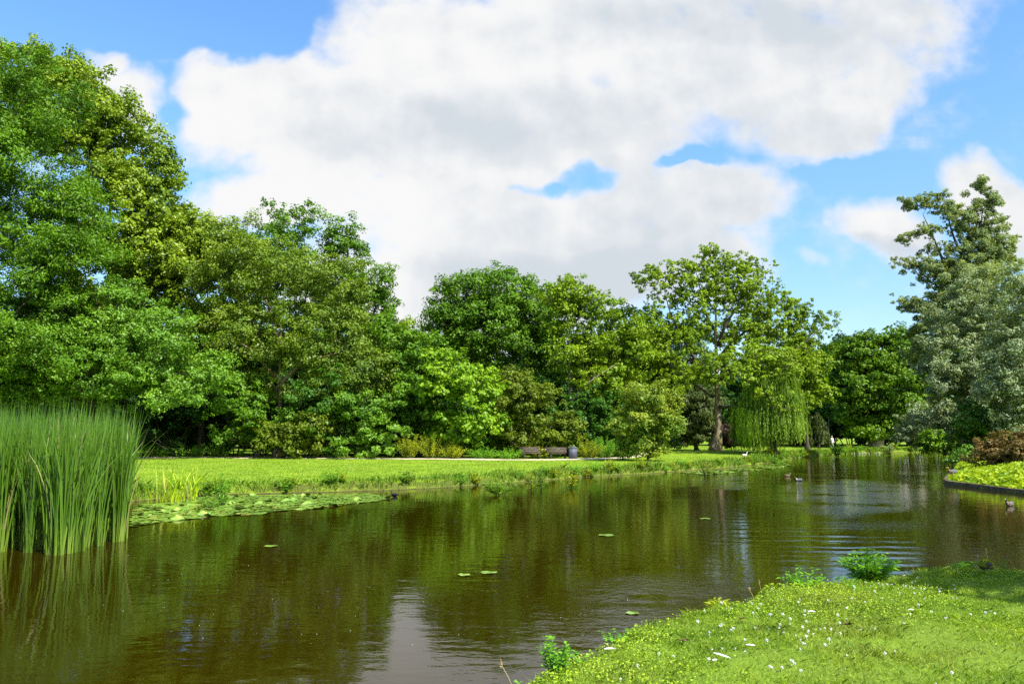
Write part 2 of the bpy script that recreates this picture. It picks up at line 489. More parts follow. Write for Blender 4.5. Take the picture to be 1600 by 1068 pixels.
# ---- left side
tree('ash_tree', 'tall dark green tree towering behind the reed bed at the picture edge', 'tree', -20, 56,
     [(-60, 170, 120, 120), (45, 150, 80, 85), (40, 260, 105, 80), (85, 345, 95, 75), (105, 410, 85, 55), (20, 420, 110, 90), (-120, 350, 130, 160), (40, 520, 120, 90), (-90, 560, 130, 130)],
     'ash', 760, 160000, 1.15, .25, .42, .55, droop=.5, nsub=8)
tree('plane_tree', 'very tall yellow green tree with glossy leaves stepping down behind the dark edge tree', 'tree', 165, 68,
     [(60, 130, 75, 70), (110, 170, 60, 90), (165, 215, 60, 85), (215, 265, 55, 75), (190, 330, 80, 80), (250, 330, 40, 50), (235, 390, 70, 70), (180, 440, 110, 80), (255, 250, 22, 26)],
     'plane', 620, 110000, 1.15, .26, .75, .5, droop=.2)
tree('maple_tree', 'shorter yellow green tree filling the dip beside the tall stepped one', 'tree', 315, 69,
     [(300, 375, 50, 50), (345, 400, 55, 55), (275, 420, 60, 60), (390, 405, 50, 50), (320, 470, 90, 70), (285, 335, 22, 20)],
     'plane', 260, 40000, 1.05, .26, .7, .35)
tree('tall_ash_tree', 'dark green tree with the pointed twin top rising above the olive tree', 'tree', 495, 80,
     [(455, 345, 50, 38), (440, 385, 55, 45), (525, 370, 30, 36), (535, 400, 38, 38), (585, 432, 30, 36), (560, 470, 55, 50), (598, 480, 25, 38), (470, 450, 95, 75), (530, 540, 80, 70), (600, 540, 22, 40)],
     'ash', 400, 48000, 1.05, .31, .5, .45, droop=.4)
tree('oak_tree', 'olive green tree with leaning mossy trunk and bare inner boughs above the path', 'tree', 437, 64,
     [(400, 420, 80, 50), (350, 440, 50, 45), (480, 425, 70, 40), (540, 450, 50, 45), (430, 520, 130, 50), (350, 530, 70, 50), (520, 530, 80, 55), (565, 580, 65, 45), (470, 580, 90, 50), (375, 360, 26, 22)],
     'oak', 520, 80000, .95, .21, .62, .34, top=(440, 480), bark='mossbark', shell=.45, bf=.2,
     limbs=[((430, 610, 0, .22), (470, 570, -1), (530, 550, -2)), ((430, 590, 0, .2), (390, 545, -1), (340, 520, -2)), ((436, 540, 0, .18), (420, 480, 0), (395, 430, 0))])
tree('wild_cherry_tree', 'broad spreading bush tree in fresh green hanging over the reed bed', 'tree', 140, 58,
     [(150, 500, 110, 55), (60, 550, 90, 55), (150, 560, 150, 65), (245, 540, 90, 60), (285, 590, 80, 50), (90, 590, 120, 45), (10, 600, 90, 50), (190, 450, 40, 16), (210, 600, 90, 45)],
     'bush', 600, 105000, .9, .20, .6, .3, bark='barkdark', flat=.6, shell=.5, droop=.2)
# understory on the left bank
def shrub(name, label, bx, d, lobes, leaf, **k):
    k.setdefault('n_cl', 70); k.setdefault('n_leaf', 9000); k.setdefault('cr', .7); k.setdefault('L', .24)
    return tree(name, label, 'shrub', bx, d, lobes, leaf, shrub=4, tr=.06, bark='barkdark', **k)
shrub('elder_bush', 'fresh green bush below the mossy leaning trunk with pale leaf clumps', 400, 62, [(385, 640, 50, 50), (350, 615, 45, 40), (430, 655, 40, 45), (370, 680, 50, 30)], 'round', n_leaf=14000, n_cl=90)
shrub('holly_bush', 'low brownish green bush at the foot of the mossy leaning trunk', 470, 61, [(470, 690, 45, 26), (445, 680, 30, 30), (490, 670, 30, 30)], 'olive')
shrub('hornbeam_bush', 'vivid green bush with layered horizontal sprays beside the path', 565, 61,
      [(560, 645, 60, 18), (590, 625, 45, 14), (540, 670, 60, 18), (600, 670, 45, 20), (570, 695, 65, 20), (525, 630, 35, 14)], 'bush', n_leaf=15000, n_cl=110, flat=.25, L=.22)
shrub('laurel_bush', 'dark green bush in shade between the brownish bush and the layered one', 505, 62.5, [(505, 630, 50, 60), (510, 680, 40, 35)], 'shade', n_leaf=10000)
shrub('bramble_bush', 'deep shaded bush under the spreading tree beside the reed bed', 285, 66, [(250, 640, 90, 50), (330, 650, 60, 55), (170, 640, 90, 50), (90, 650, 90, 50)], 'dark', n_leaf=16000, n_cl=110, cr=1.0, L=.3)
tree('alder_tree', 'dark green tree standing left of the lime coloured shrub', 'tree', 655, 65,
     [(650, 560, 45, 45), (640, 610, 55, 55), (675, 620, 50, 60), (620, 590, 40, 40), (650, 670, 55, 25), (610, 530, 40, 40), (690, 580, 35, 40)], 'round', 170, 24000, .95, .27, .6, .2, bark='barkdark')
tree('slender_ash_tree', 'grey green tree in the dip between the dark pointed tree and the round one', 'tree', 640, 84,
     [(640, 535, 40, 35), (610, 560, 45, 50), (665, 530, 30, 30), (650, 580, 50, 50)], 'ashlight', 120, 14000, 1.0, .3, .5, .25)
tree('lime_tree', 'small lime green leafy tree with a few reddish leaves behind the weeds', 'tree', 722, 61.5,
     [(705, 575, 38, 32), (680, 555, 25, 16), (735, 600, 42, 40), (745, 650, 40, 40), (720, 670, 45, 28), (690, 600, 40, 40), (760, 630, 25, 30)], 'lime', 150, 15000, .75, .27, .72, .1, bark='barkdark', droop=.3)
tree('round_ash_tree', 'large dome shaped deep green tree rising above the benches', 'tree', 775, 80,
     [(775, 460, 65, 45), (730, 475, 55, 45), (820, 475, 55, 45), (770, 510, 95, 55), (705, 515, 42, 45), (848, 500, 30, 45), (800, 560, 80, 60), (720, 560, 50, 40), (850, 560, 40, 55)],
     'round', 560, 72000, 1.1, .31, .5, .5, droop=.35, shell=.5)
shrub('hazel_bush', 'broad brownish olive bush right behind the two benches', 815, 64,
      [(810, 615, 50, 40), (845, 640, 48, 45), (790, 650, 45, 45), (870, 670, 35, 30), (820, 680, 70, 28), (780, 600, 35, 25)], 'olive', n_leaf=20000, n_cl=140, L=.23)
tree('pale_trunk_tree', 'loose yellow green tree with a pale bare trunk and open twiggy top', 'tree', 885, 72,
     [(895, 465, 42, 30), (930, 475, 38, 28), (875, 490, 28, 40), (930, 520, 50, 40), (960, 550, 60, 35), (900, 560, 50, 45), (1000, 530, 30, 35), (880, 445, 16, 14), (950, 600, 55, 30)],
     'mid', 420, 26000, .7, .28, .55, .27, top=(893, 455), bark='barkpale', shell=.35, bf=.15, rt=.014,
     limbs=[((883, 640, 0, .16), (905, 612, -1), (930, 590, -2), (960, 570, -2)), ((884, 660, 0, .14), (925, 655, -2), (980, 640, -3)), ((884, 560, 0, .15), (905, 530, 0), (930, 490, 0))])
tree('sycamore_tree', 'wide mid green tree between the pale trunk and the big pond side tree', 'tree', 985, 78,
     [(975, 525, 55, 45), (1010, 545, 45, 50), (950, 560, 55, 50), (985, 590, 75, 45), (930, 600, 45, 45), (1030, 600, 40, 45)], 'mid', 340, 44000, 1.0, .29, .6, .35)
shrub('yew_bush', 'dark bush in the gap under the pale trunk tree', 925, 68, [(920, 650, 45, 50), (960, 660, 40, 45), (905, 690, 40, 20)], 'shade', n_leaf=14000, n_cl=100, L=.27)
tree('young_maple_tree', 'round free standing small tree with yellowish tinted leaves on the lawn', 'tree', 1012, 58,
     [(1005, 630, 40, 28), (1035, 625, 25, 34), (990, 660, 38, 32), (1025, 660, 40, 35), (1010, 690, 46, 22), (1005, 705, 40, 12), (1050, 650, 18, 22)], 'maple', 170, 17000, .6, .2, .6, .09, bark='barkdark')
# ---- the big pond side tree
tree('pond_side_ash_tree', 'big open crowned tree with a thick pale mossy trunk near the willow', 'tree', 1117, 75,
     [(1035, 445, 50, 32), (1010, 430, 28, 16), (1065, 420, 26, 16), (1120, 420, 45, 26), (1110, 395, 22, 14), (1165, 430, 50, 32), (1200, 465, 50, 32), (1240, 490, 38, 28), (1085, 465, 40, 25), (1150, 475, 45, 22),
      (1285, 505, 26, 22), (1140, 440, 60, 40), (1080, 440, 40, 30), (1210, 500, 50, 40), (1120, 505, 80, 36), (1072, 510, 40, 30), (1172, 520, 44, 28), (1060, 545, 55, 36, -2), (1020, 500, 40, 30), (1120, 575, 45, 26, -3), (1185, 560, 60, 32, -3), (1200, 520, 40, 25), (1080, 590, 40, 20, -3), (1260, 545, 30, 20), (1160, 545, 40, 30, -2), (1228, 628, 26, 18, -9), (1190, 615, 16, 12, -8.5), (1165, 590, 34, 20, -8), (1210, 575, 40, 20, -8), (1240, 560, 30, 18, -7), (1175, 560, 40, 22, -7)],
     'ashlight', 1900, 84000, .40, .23, .5, .42, top=(1118, 440), bark='mossbark', shell=.25, bf=.12, rt=.0085, flat=.85, droop=.3, nsub=4, twig='bark', limb_bark='bark', rough=.14,
     limbs=[((1124, 600, 0, .27), (1134, 565, .5), (1150, 515, 1), (1172, 470, 1), (1186, 425, 1)), ((1116, 600, 0, .22), (1092, 570, -.5), (1068, 530, -1), (1048, 490, -1), (1036, 445, -1)),
            ((1126, 590, 0, .22), (1165, 563, -1), (1205, 553, -1.5), (1245, 545, -1.5), (1290, 505, -1)), ((1122, 636, 0, .17), (1160, 634, -5), (1205, 637, -8.5), (1235, 638, -9.5)),
            ((1114, 620, 0, .17), (1085, 600, -1.5), (1060, 585, -2)), ((1122, 540, 0, .2), (1135, 505, -1), (1152, 478, -1), (1160, 440, -1)), ((1119, 520, 0, .15), (1103, 490, 1), (1095, 455, 1), (1085, 415, 1)),
            ((1122, 560, 0, .2), (1150, 530, 2), (1190, 500, 2.5), (1235, 480, 3)), ((1092, 570, -.5, .12), (1060, 555, 0), (1025, 535, 1), (1015, 500, 1))])
weeping('weeping_willow', 'weeping willow with long bright green curtains trailing to the water', 'tree', 1208, 69, 1200, 558, 56, .02, 'weep', n_cur=52, n_str=1300, L=.3, Wd=.06)
tree('grey_weeping_tree', 'dull grey green tree with drooping foliage on the lawn behind the thick pale trunk', 'tree', 1088, 98,
     [(1085, 618, 34, 26), (1068, 645, 34, 36), (1102, 650, 30, 36), (1086, 674, 44, 20), (1060, 670, 26, 22)], 'weepgrey', 220, 30000, .8, .4, .28, .25, bark='barkdark', droop=2.5, shell=.5)
tree('blue_conifer', 'bluish dark tree standing behind the grey weeping tree', 'tree', 1065, 118, [(1060, 560, 40, 55), (1080, 530, 28, 40), (1100, 580, 30, 50), (1055, 610, 45, 50)], 'blue', 130, 14000, 1.5, .5, .4, .4, bark='barkdark')
shrub('purple_hedge_bush', 'dark purple leaved bush right of the thick pale trunk', 1139, 92, [(1139, 682, 17, 17), (1130, 676, 10, 13), (1148, 678, 9, 14)], 'purple', n_leaf=7000, cr=.55, L=.26)
tree('yellow_green_tree', 'bright yellow green tree emerging right of the weeping willow', 'tree', 1262, 93,
     [(1255, 560, 34, 34), (1270, 590, 34, 36), (1250, 615, 35, 32), (1283, 610, 20, 25), (1262, 530, 22, 16), (1235, 580, 28, 40)], 'mid', 150, 17000, .95, .34, .6, .28)
shrub('drooping_bush', 'olive drooping bush at the right foot of the weeping willow', 1276, 92, [(1274, 660, 16, 30), (1284, 675, 12, 20)], 'weepgrey', n_leaf=5000, cr=.55, L=.34, asp=.3, droop=2) if False else None
weeping('drooping_tree', 'small olive weeping tree just right of the bright weeping willow', 'tree', 1279, 96, 1276, 640, 14, .5, 'weepgrey', n_cur=22, n_str=200, L=.4, Wd=.1, tr=.2)
# ---- far end
tree('horse_chestnut_tree', 'big rounded tree with yellow green tufts and stout grey trunk at the far bank', 'tree', 1367, 112,
     [(1375, 545, 55, 35), (1340, 575, 42, 45), (1410, 560, 48, 45), (1375, 600, 70, 50), (1345, 630, 45, 40), (1405, 630, 50, 42), (1365, 660, 34, 24), (1325, 605, 22, 40)], 'chestnut', 420, 56000, 1.4, .44, .6, .75, bark='barkpale', flat=.42, shell=.55)
for i, (px, dd, lob, lb) in enumerate([
    (1300, 150, [(1300, 600, 40, 60), (1310, 560, 25, 40), (1290, 650, 45, 40)], 'dark tree behind the person in white at the far bank'),
    (1345, 145, [(1345, 620, 50, 60), (1330, 660, 50, 30)], 'dark shaded tree left of the stout grey trunk'),
    (1425, 140, [(1425, 600, 45, 70), (1440, 650, 45, 45), (1400, 670, 45, 25)], 'dark shaded tree behind the low silver shrub')]):
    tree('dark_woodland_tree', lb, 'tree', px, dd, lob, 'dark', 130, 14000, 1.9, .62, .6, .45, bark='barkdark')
# ---- right bank
tree('tall_white_willow', 'tall leaning grey green tree with ragged open top above the silver trees', 'tree', 1505, 76,
     [(1423, 318, 14, 10), (1430, 318, 18, 11), (1455, 312, 24, 13), (1478, 325, 26, 15), (1500, 350, 30, 22), (1418, 372, 20, 9), (1445, 365, 24, 12), (1472, 392, 28, 18), (1410, 412, 22, 10), (1440, 416, 26, 14), (1475, 432, 34, 22),
      (1395, 470, 18, 10), (1420, 478, 26, 13), (1452, 480, 32, 18), (1530, 290, 13, 14), (1545, 318, 22, 20), (1535, 350, 30, 26), (1562, 380, 26, 24), (1530, 400, 40, 36), (1500, 440, 45, 40), (1555, 430, 36, 40),
      (1490, 500, 50, 50), (1450, 530, 36, 40), (1540, 500, 50, 50), (1578, 392, 14, 12)],
     'greywillow', 1100, 115000, .58, .27, .3, .5, top=(1535, 330), shell=.1, bf=.2, droop=.3, flat=.8, rough=.14, nsub=4,
     limbs=[((1512, 520, 0, .25), (1490, 450, 0), (1460, 375, 0), (1442, 335, 0)), ((1515, 480, 0, .2), (1470, 460, 0), (1410, 475, 0)), ((1522, 440, 0, .2), (1490, 370, 0), (1475, 310, 0))])
tree('silver_willow', 'full silver leaved tree on the right bank in front of the tall ragged one', 'tree', 1515, 66,
     [(1530, 455, 40, 38), (1500, 500, 50, 50), (1545, 510, 50, 50), (1490, 560, 45, 50), (1530, 580, 60, 50), (1480, 620, 45, 40), (1530, 640, 60, 40), (1465, 590, 22, 40), (1490, 665, 44, 24), (1545, 680, 50, 22)], 'silver', 440, 62000, .8, .24, .4, .35, shell=.55, flat=.7, droop=.3)
tree('edge_silver_willow', 'silver leaved tree cut by the picture edge above the rusty shrubs', 'tree', 1600, 56,
     [(1590, 460, 38, 42), (1630, 480, 60, 60), (1580, 530, 38, 50), (1620, 560, 70, 70), (1580, 600, 45, 45), (1620, 640, 70, 50), (1700, 560, 70, 110)], 'silver', 400, 52000, .8, .23, .4, .35, shell=.55, flat=.7, droop=.3)
shrub('silver_shrub', 'low rounded silver shrub leaning over the water left of the silver trees', 1432, 86, [(1430, 660, 30, 22), (1445, 645, 25, 20), (1420, 680, 24, 15), (1455, 670, 26, 22)], 'silver', n_leaf=11000, n_cl=90, L=.26, asp=.4)
shrub('bright_bank_bush', 'vivid green bush at the waterline under the silver shrub', 1466, 78, [(1466, 688, 26, 16), (1450, 697, 20, 10), (1485, 696, 14, 10)], 'lime', n_leaf=6500, cr=.5)
shrub('dark_bank_bush', 'dark green bush hanging over the water behind the rusty shrubs', 1520, 58, [(1515, 690, 30, 26), (1510, 715, 22, 18), (1535, 670, 30, 30), (1560, 680, 40, 35)], 'round', n_leaf=12000, n_cl=90, cr=.6)
shrub('shaded_bank_bush', 'shaded green bush filling the back of the right bank under the silver trees', 1585, 60, [(1590, 660, 60, 50), (1650, 680, 60, 50), (1540, 650, 40, 40)], 'shade', n_leaf=14000, n_cl=100)
shrub('rusty_shrub', 'rusty brown leaved shrub nearer the end of the paved bank', 1552, 43, [(1552, 705, 24, 20), (1540, 715, 18, 12), (1560, 690, 10, 14), (1575, 716, 14, 10)], 'rust', n_leaf=9000, n_cl=80, cr=.32, L=.12)
shrub('rusty_shrub', 'larger rusty pink shrub at the picture edge on the ground cover', 1598, 41, [(1596, 698, 26, 24), (1620, 705, 30, 24), (1585, 712, 18, 12)], 'rust', n_leaf=11000, n_cl=90, cr=.32, L=.12)
shrub('ivy_bank_bush', 'small bright green bush between the dark bank bush and the rusty shrubs', 1500, 52, [(1498, 722, 14, 12), (1510, 728, 14, 8), (1515, 705, 12, 10)], 'bush', n_leaf=4500, cr=.35, L=.14)

# ---- background row (one tree of each look, then copies)
far_lab = 'dark green tree of the row glimpsed behind the nearer trees of the far bank'
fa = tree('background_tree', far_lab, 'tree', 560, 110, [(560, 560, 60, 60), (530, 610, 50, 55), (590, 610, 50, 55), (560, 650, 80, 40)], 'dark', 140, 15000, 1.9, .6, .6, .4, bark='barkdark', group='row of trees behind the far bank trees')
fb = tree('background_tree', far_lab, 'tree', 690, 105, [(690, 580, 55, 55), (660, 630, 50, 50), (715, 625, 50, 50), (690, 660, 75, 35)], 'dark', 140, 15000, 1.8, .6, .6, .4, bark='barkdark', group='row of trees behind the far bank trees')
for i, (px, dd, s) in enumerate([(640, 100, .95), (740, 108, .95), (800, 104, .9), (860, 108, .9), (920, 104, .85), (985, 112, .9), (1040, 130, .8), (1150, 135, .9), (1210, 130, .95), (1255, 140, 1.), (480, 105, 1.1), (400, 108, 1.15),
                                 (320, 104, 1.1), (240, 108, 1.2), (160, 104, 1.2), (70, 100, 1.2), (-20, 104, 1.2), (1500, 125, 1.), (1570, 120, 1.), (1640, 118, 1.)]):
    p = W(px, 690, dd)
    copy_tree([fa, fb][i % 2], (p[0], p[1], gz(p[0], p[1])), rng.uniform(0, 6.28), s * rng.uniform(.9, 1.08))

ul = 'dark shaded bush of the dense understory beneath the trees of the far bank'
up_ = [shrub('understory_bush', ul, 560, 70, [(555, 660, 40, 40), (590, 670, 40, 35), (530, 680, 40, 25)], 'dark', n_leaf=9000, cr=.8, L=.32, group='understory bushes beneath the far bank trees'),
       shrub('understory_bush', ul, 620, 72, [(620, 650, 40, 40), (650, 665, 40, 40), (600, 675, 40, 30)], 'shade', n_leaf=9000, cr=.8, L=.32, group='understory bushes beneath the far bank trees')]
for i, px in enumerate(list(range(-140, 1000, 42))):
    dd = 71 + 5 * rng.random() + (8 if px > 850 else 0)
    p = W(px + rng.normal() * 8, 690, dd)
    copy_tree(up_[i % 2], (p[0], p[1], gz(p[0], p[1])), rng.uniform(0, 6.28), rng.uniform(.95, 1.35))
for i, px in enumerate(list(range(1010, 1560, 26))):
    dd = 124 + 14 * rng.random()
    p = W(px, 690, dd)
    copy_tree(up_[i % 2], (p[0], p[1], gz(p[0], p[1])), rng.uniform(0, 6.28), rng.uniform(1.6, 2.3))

# ------------------------------------------------------------------ ground sheet
def axis(parts):
    out = []
    for a, b, st in parts: out.append(np.arange(a, b, st))
    return np.concatenate(out)
gx = np.concatenate([-15 - np.geomspace(.4, 700, 60)[::-1], axis([(-15, -1.4, .22), (-1.4, 7.5, .075), (7.5, 26, .2)]), 26 + np.geomspace(.01, 45, 70), 72 + np.geomspace(1, 700, 22)])
gy = np.concatenate([-np.geomspace(1, 300, 20)[::-1], axis([(0, 4, .2), (4, 14, .09), (14, 36, .2), (36, 60, .3), (60, 125, .7)]), 125 + np.geomspace(.1, 900, 30)])
X, Y = np.meshgrid(gx, gy)
Z = ground(X, Y).reshape(X.shape)
nx, ny = len(gx), len(gy)
ii = (np.arange(ny - 1)[:, None] * nx + np.arange(nx - 1)[None]).ravel()
gq = np.stack([ii, ii + 1, ii + nx + 1, ii + nx], 1)

def groundmat():
    m, n, l, p, out = nmat('lawn_and_earth'); nt = m.node_tree
    geo = n.new('ShaderNodeNewGeometry'); pos = geo.outputs['Position']
    a = noise(nt, pos, .35, 4); b = noise(nt, pos, 9, 4, .7); c = noise(nt, pos, 1.6, 3)
    col = mixc(nt, ramp01(nt, a, .35, .65), (.14, .225, .010), (.21, .31, .016))
    col = mixc(nt, mathn(nt, 'MULTIPLY', ramp01(nt, b, .45, .7), .6), col, (.10, .18, .01))
    col = mixc(nt, mathn(nt, 'MULTIPLY', ramp01(nt, c, .56, .72), .45), col, (.30, .40, .03))
    spy = n.new('ShaderNodeSeparateXYZ'); l.new(pos, spy.inputs[0])
    thatch = mixc(nt, b, (.08, .14, .010), (.17, .25, .02))
    col = mixc(nt, ramp01(nt, spy.outputs[1], 17, 15), col, thatch)
    sx = n.new('ShaderNodeSeparateXYZ'); l.new(geo.outputs['True Normal'], sx.inputs[0])
    sz = n.new('ShaderNodeSeparateXYZ'); l.new(pos, sz.inputs[0])
    steep = ramp01(nt, mathn(nt, 'ADD', sx.outputs[2], mathn(nt, 'MULTIPLY', b, .25)), .98, .72)
    low = ramp01(nt, mathn(nt, 'ADD', sz.outputs[2], mathn(nt, 'MULTIPLY', b, .12)), .15, .05)
    shaded_earth = mixc(nt, b, (.03, .022, .012), (.085, .066, .03))  # bare bank earth, its colour darkened to include the shadow there
    col = mixc(nt, mathn(nt, 'MAXIMUM', mathn(nt, 'MULTIPLY', steep, .7), low), col, shaded_earth)
    l.new(col, p.inputs['Base Color']); p.inputs['Roughness'].default_value = .95; p.inputs['Specular IOR Level'].default_value = .15
    bp = n.new('ShaderNodeBump'); bp.inputs['Distance'].default_value = .05
    l.new(b, bp.inputs['Height']); l.new(bp.outputs[0], p.inputs['Normal'])
    return m
M['ground'] = groundmat()
g = mk('ground', np.stack([X, Y, Z], -1).reshape(-1, 3), gq, M['ground'], smooth_=True); g['kind'] = 'structure'

# ------------------------------------------------------------------ water
def watermat():
    m, n, l, p, out = nmat('pond_water'); nt = m.node_tree
    geo = n.new('ShaderNodeNewGeometry'); pos = geo.outputs['Position']
    p.inputs['Base Color'].default_value = (.0185, .0125, .0001, 1)
    p.inputs['Roughness'].default_value = .025; p.inputs['IOR'].default_value = 1.333
    sx = n.new('ShaderNodeSeparateXYZ'); l.new(pos, sx.inputs[0]); x, y = sx.outputs[0], sx.outputs[1]
    def patch(cx, cy, rx, ry, tilt=0):
        dx = mathn(nt, 'ADD', x, -cx); dy = mathn(nt, 'ADD', y, -cy)
        u = mathn(nt, 'DIVIDE', mathn(nt, 'ADD', dx, mathn(nt, 'MULTIPLY', dy, tilt)), rx); v = mathn(nt, 'DIVIDE', dy, ry)
        return mathn(nt, 'SUBTRACT', 1, mathn(nt, 'ADD', mathn(nt, 'MULTIPLY', u, u), mathn(nt, 'MULTIPLY', v, v)), clamp=True)
    big = noise(nt, pos, .16, 2)
    wn = noise(nt, pos, .45, 3)
    mp = n.new('ShaderNodeMapping'); mp.inputs['Scale'].default_value = (.8, 1.35, 1); mp.inputs['Rotation'].default_value = (0, 0, .15); l.new(pos, mp.inputs[0])
    h1 = mathn(nt, 'MULTIPLY', noise(nt, mp.outputs[0], 1.8, 2, .5), .0042)
    h2 = mathn(nt, 'MULTIPLY', noise(nt, mp.outputs[0], 4.5, 3, .55), mathn(nt, 'MULTIPLY_ADD', ramp01(nt, x, -5, 4), .0016, .0017))
    # wind-ruffled patches
    m1 = mathn(nt, 'MULTIPLY', patch(12.9, 31, 3.8, 10, -.43), ramp01(nt, wn, .3, .55))
    m2 = mathn(nt, 'MULTIPLY', patch(10.2, 39, 2.6, 8, -.27), ramp01(nt, wn, .36, .6))
    m3 = mathn(nt, 'MULTIPLY', patch(2.2, 10.5, 1.6, 2.6), ramp01(nt, wn, .38, .6))
    m0 = mathn(nt, 'MULTIPLY', ramp01(nt, big, .48, .7), .18)
    mk_ = mathn(nt, 'ADD', mathn(nt, 'ADD', m1, m2), mathn(nt, 'ADD', mathn(nt, 'MULTIPLY', m3, .5), m0))
    h3 = mathn(nt, 'MULTIPLY', mathn(nt, 'MULTIPLY', noise(nt, pos, 7.5, 3, .6), .034), mk_)
    # a train of long low ripples crossing the channel
    wt = n.new('ShaderNodeTexWave'); wt.wave_type = 'BANDS'; wt.bands_direction = 'Y'; wt.inputs['Scale'].default_value = .42; wt.inputs['Distortion'].default_value = 5; wt.inputs['Detail'].default_value = 2; wt.inputs['Detail Scale'].default_value = .8
    mp2 = n.new('ShaderNodeMapping'); mp2.inputs['Rotation'].default_value = (0, 0, .18); l.new(pos, mp2.inputs[0]); l.new(mp2.outputs[0], wt.inputs['Vector'])
    m4 = patch(6.2, 16, 2.6, 6.5)
    h4 = mathn(nt, 'MULTIPLY', mathn(nt, 'MULTIPLY', wt.outputs['Fac'], .009), mathn(nt, 'MULTIPLY', m4, ramp01(nt, noise(nt, mp.outputs[0], .55, 2), .35, .65)))
    h = mathn(nt, 'ADD', mathn(nt, 'ADD', h1, h2), mathn(nt, 'ADD', h3, h4))
    bp = n.new('ShaderNodeBump'); bp.inputs['Strength'].default_value = 1; bp.inputs['Distance'].default_value = 1
    l.new(h, bp.inputs['Height']); l.new(bp.outputs[0], p.inputs['Normal'])
    return m
M['water'] = watermat()
w = mk('pond_water', [(-75, 0, 0), (75, 0, 0), (75, 124, 0), (-75, 124, 0)], np.array([[0, 1, 2, 3]]), M['water']); w['kind'] = 'structure'

# ------------------------------------------------------------------ path
M['sand'] = plainmat('sandy_path', (.42, .34, .22), (.60, .52, .38), 3, .95, .01)
def path():
    pts = spline([(-60, 57), (-40, 60), (-27, 61.6), (-19, 62), (-9, 60.5), (0, 59.8), (6, 62), (10, 68), (12, 80), (8, 95), (0, 110)], 24)
    T = unit(np.gradient(pts, axis=0)); Nn = np.stack([-T[:, 1], T[:, 0]], 1)
    rows = []
    for o in (-1.1, -.4, .4, 1.1):
        q = pts + Nn * (o * (1 + .18 * (vnoise(np.arange(len(pts)) * .7, np.full(len(pts), o), 4) - .5)))[:, None]
        rows.append(np.column_stack([q, ground(q[:, 0], q[:, 1]) + .05 - .03 * (abs(o) > .8)]))
    V = np.stack(rows, 1).reshape(-1, 3); n = len(pts)
    f = [[i * 4 + k, i * 4 + k + 1, i * 4 + k + 5, i * 4 + k + 4] for i in range(n - 1) for k in range(3)]
    o = mk('path', V, np.array(f), M['sand'], smooth_=True); o['kind'] = 'structure'
path()
PATH = spline([(-60, 57), (-40, 60), (-27, 61.6), (-19, 62), (-9, 60.5), (0, 59.8), (6, 62), (10, 68), (12, 80), (8, 95)], 8)
def pathd(x, y):
    return np.sqrt(((np.asarray(x)[:, None] - PATH[:, 0]) ** 2 + (np.asarray(y)[:, None] - PATH[:, 1]) ** 2).min(1))

# ------------------------------------------------------------------ grass
def grassmat(name, c1, c2, c3, dull=(.24, .28, .05)):
    m, n, l, p, out = nmat(name); nt = m.node_tree
    at = node(n, 'ShaderNodeAttribute', attribute_name='rnd'); geo = n.new('ShaderNodeNewGeometry')
    ns = noise(nt, geo.outputs['Position'], 1.1, 4, .6)
    f = mathn(nt, 'ADD', mathn(nt, 'MULTIPLY', at.outputs['Fac'], .7), mathn(nt, 'MULTIPLY_ADD', ns, 2.4, -1.05), clamp=True)
    col = mixc(nt, f, c1, c2)
    col = mixc(nt, mathn(nt, 'MULTIPLY', ramp01(nt, noise(nt, geo.outputs['Position'], .45, 4, .65), .48, .68), .55), col, dull)
    col = mixc(nt, mathn(nt, 'MULTIPLY', ramp01(nt, noise(nt, geo.outputs['Position'], 3.2, 3, .6), .55, .7), .45), col, (.07, .17, .015))
    col = mixc(nt, ramp01(nt, at.outputs['Fac'], .94, .99), col, c3)
    l.new(col, p.inputs['Base Color']); p.inputs['Roughness'].default_value = .5; p.inputs['Specular IOR Level'].default_value = .3
    t = n.new('ShaderNodeBsdfTranslucent'); l.new(mixc(nt, 1.0, col, (1.3, 1.3, .6), 'MULTIPLY'), t.inputs[0])
    mx = n.new('ShaderNodeMixShader'); mx.inputs[0].default_value = .4
    l.new(p.outputs[0], mx.inputs[1]); l.new(t.outputs[0], mx.inputs[2]); l.new(mx.outputs[0], out.inputs['Surface'])
    return m
M['grass'] = grassmat('grass_blades', (.13, .25, .014), (.34, .46, .035), (.46, .42, .16))
M['fargrass'] = grassmat('far_grass_blades', (.16, .31, .012), (.28, .43, .02), (.40, .43, .08), (.31, .33, .06))

def blades(pts, h, wd, lean=.5, bend=True):
    n = len(pts)
    th = rng.uniform(0, 2 * np.pi, n); side = np.stack([np.cos(th), np.sin(th), np.zeros(n)], 1)
    ld = rng.normal(size=(n, 3)) * [1, 1, 0] * lean
    hh = (h * rng.uniform(.5, 1.3, n))[:, None]; ww = (wd * rng.uniform(.7, 1.3, n))[:, None]
    up = np.array([0, 0, 1.])
    m = pts + up * hh * .6 + ld * hh * .35; t = pts + up * hh * .95 + ld * hh * 1.0
    V = np.stack([pts - side * ww / 2, pts + side * ww / 2, m + side * ww * .4, t, m - side * ww * .4], 1).reshape(-1, 3)
    return V, np.arange(5 * n).reshape(n, 5)

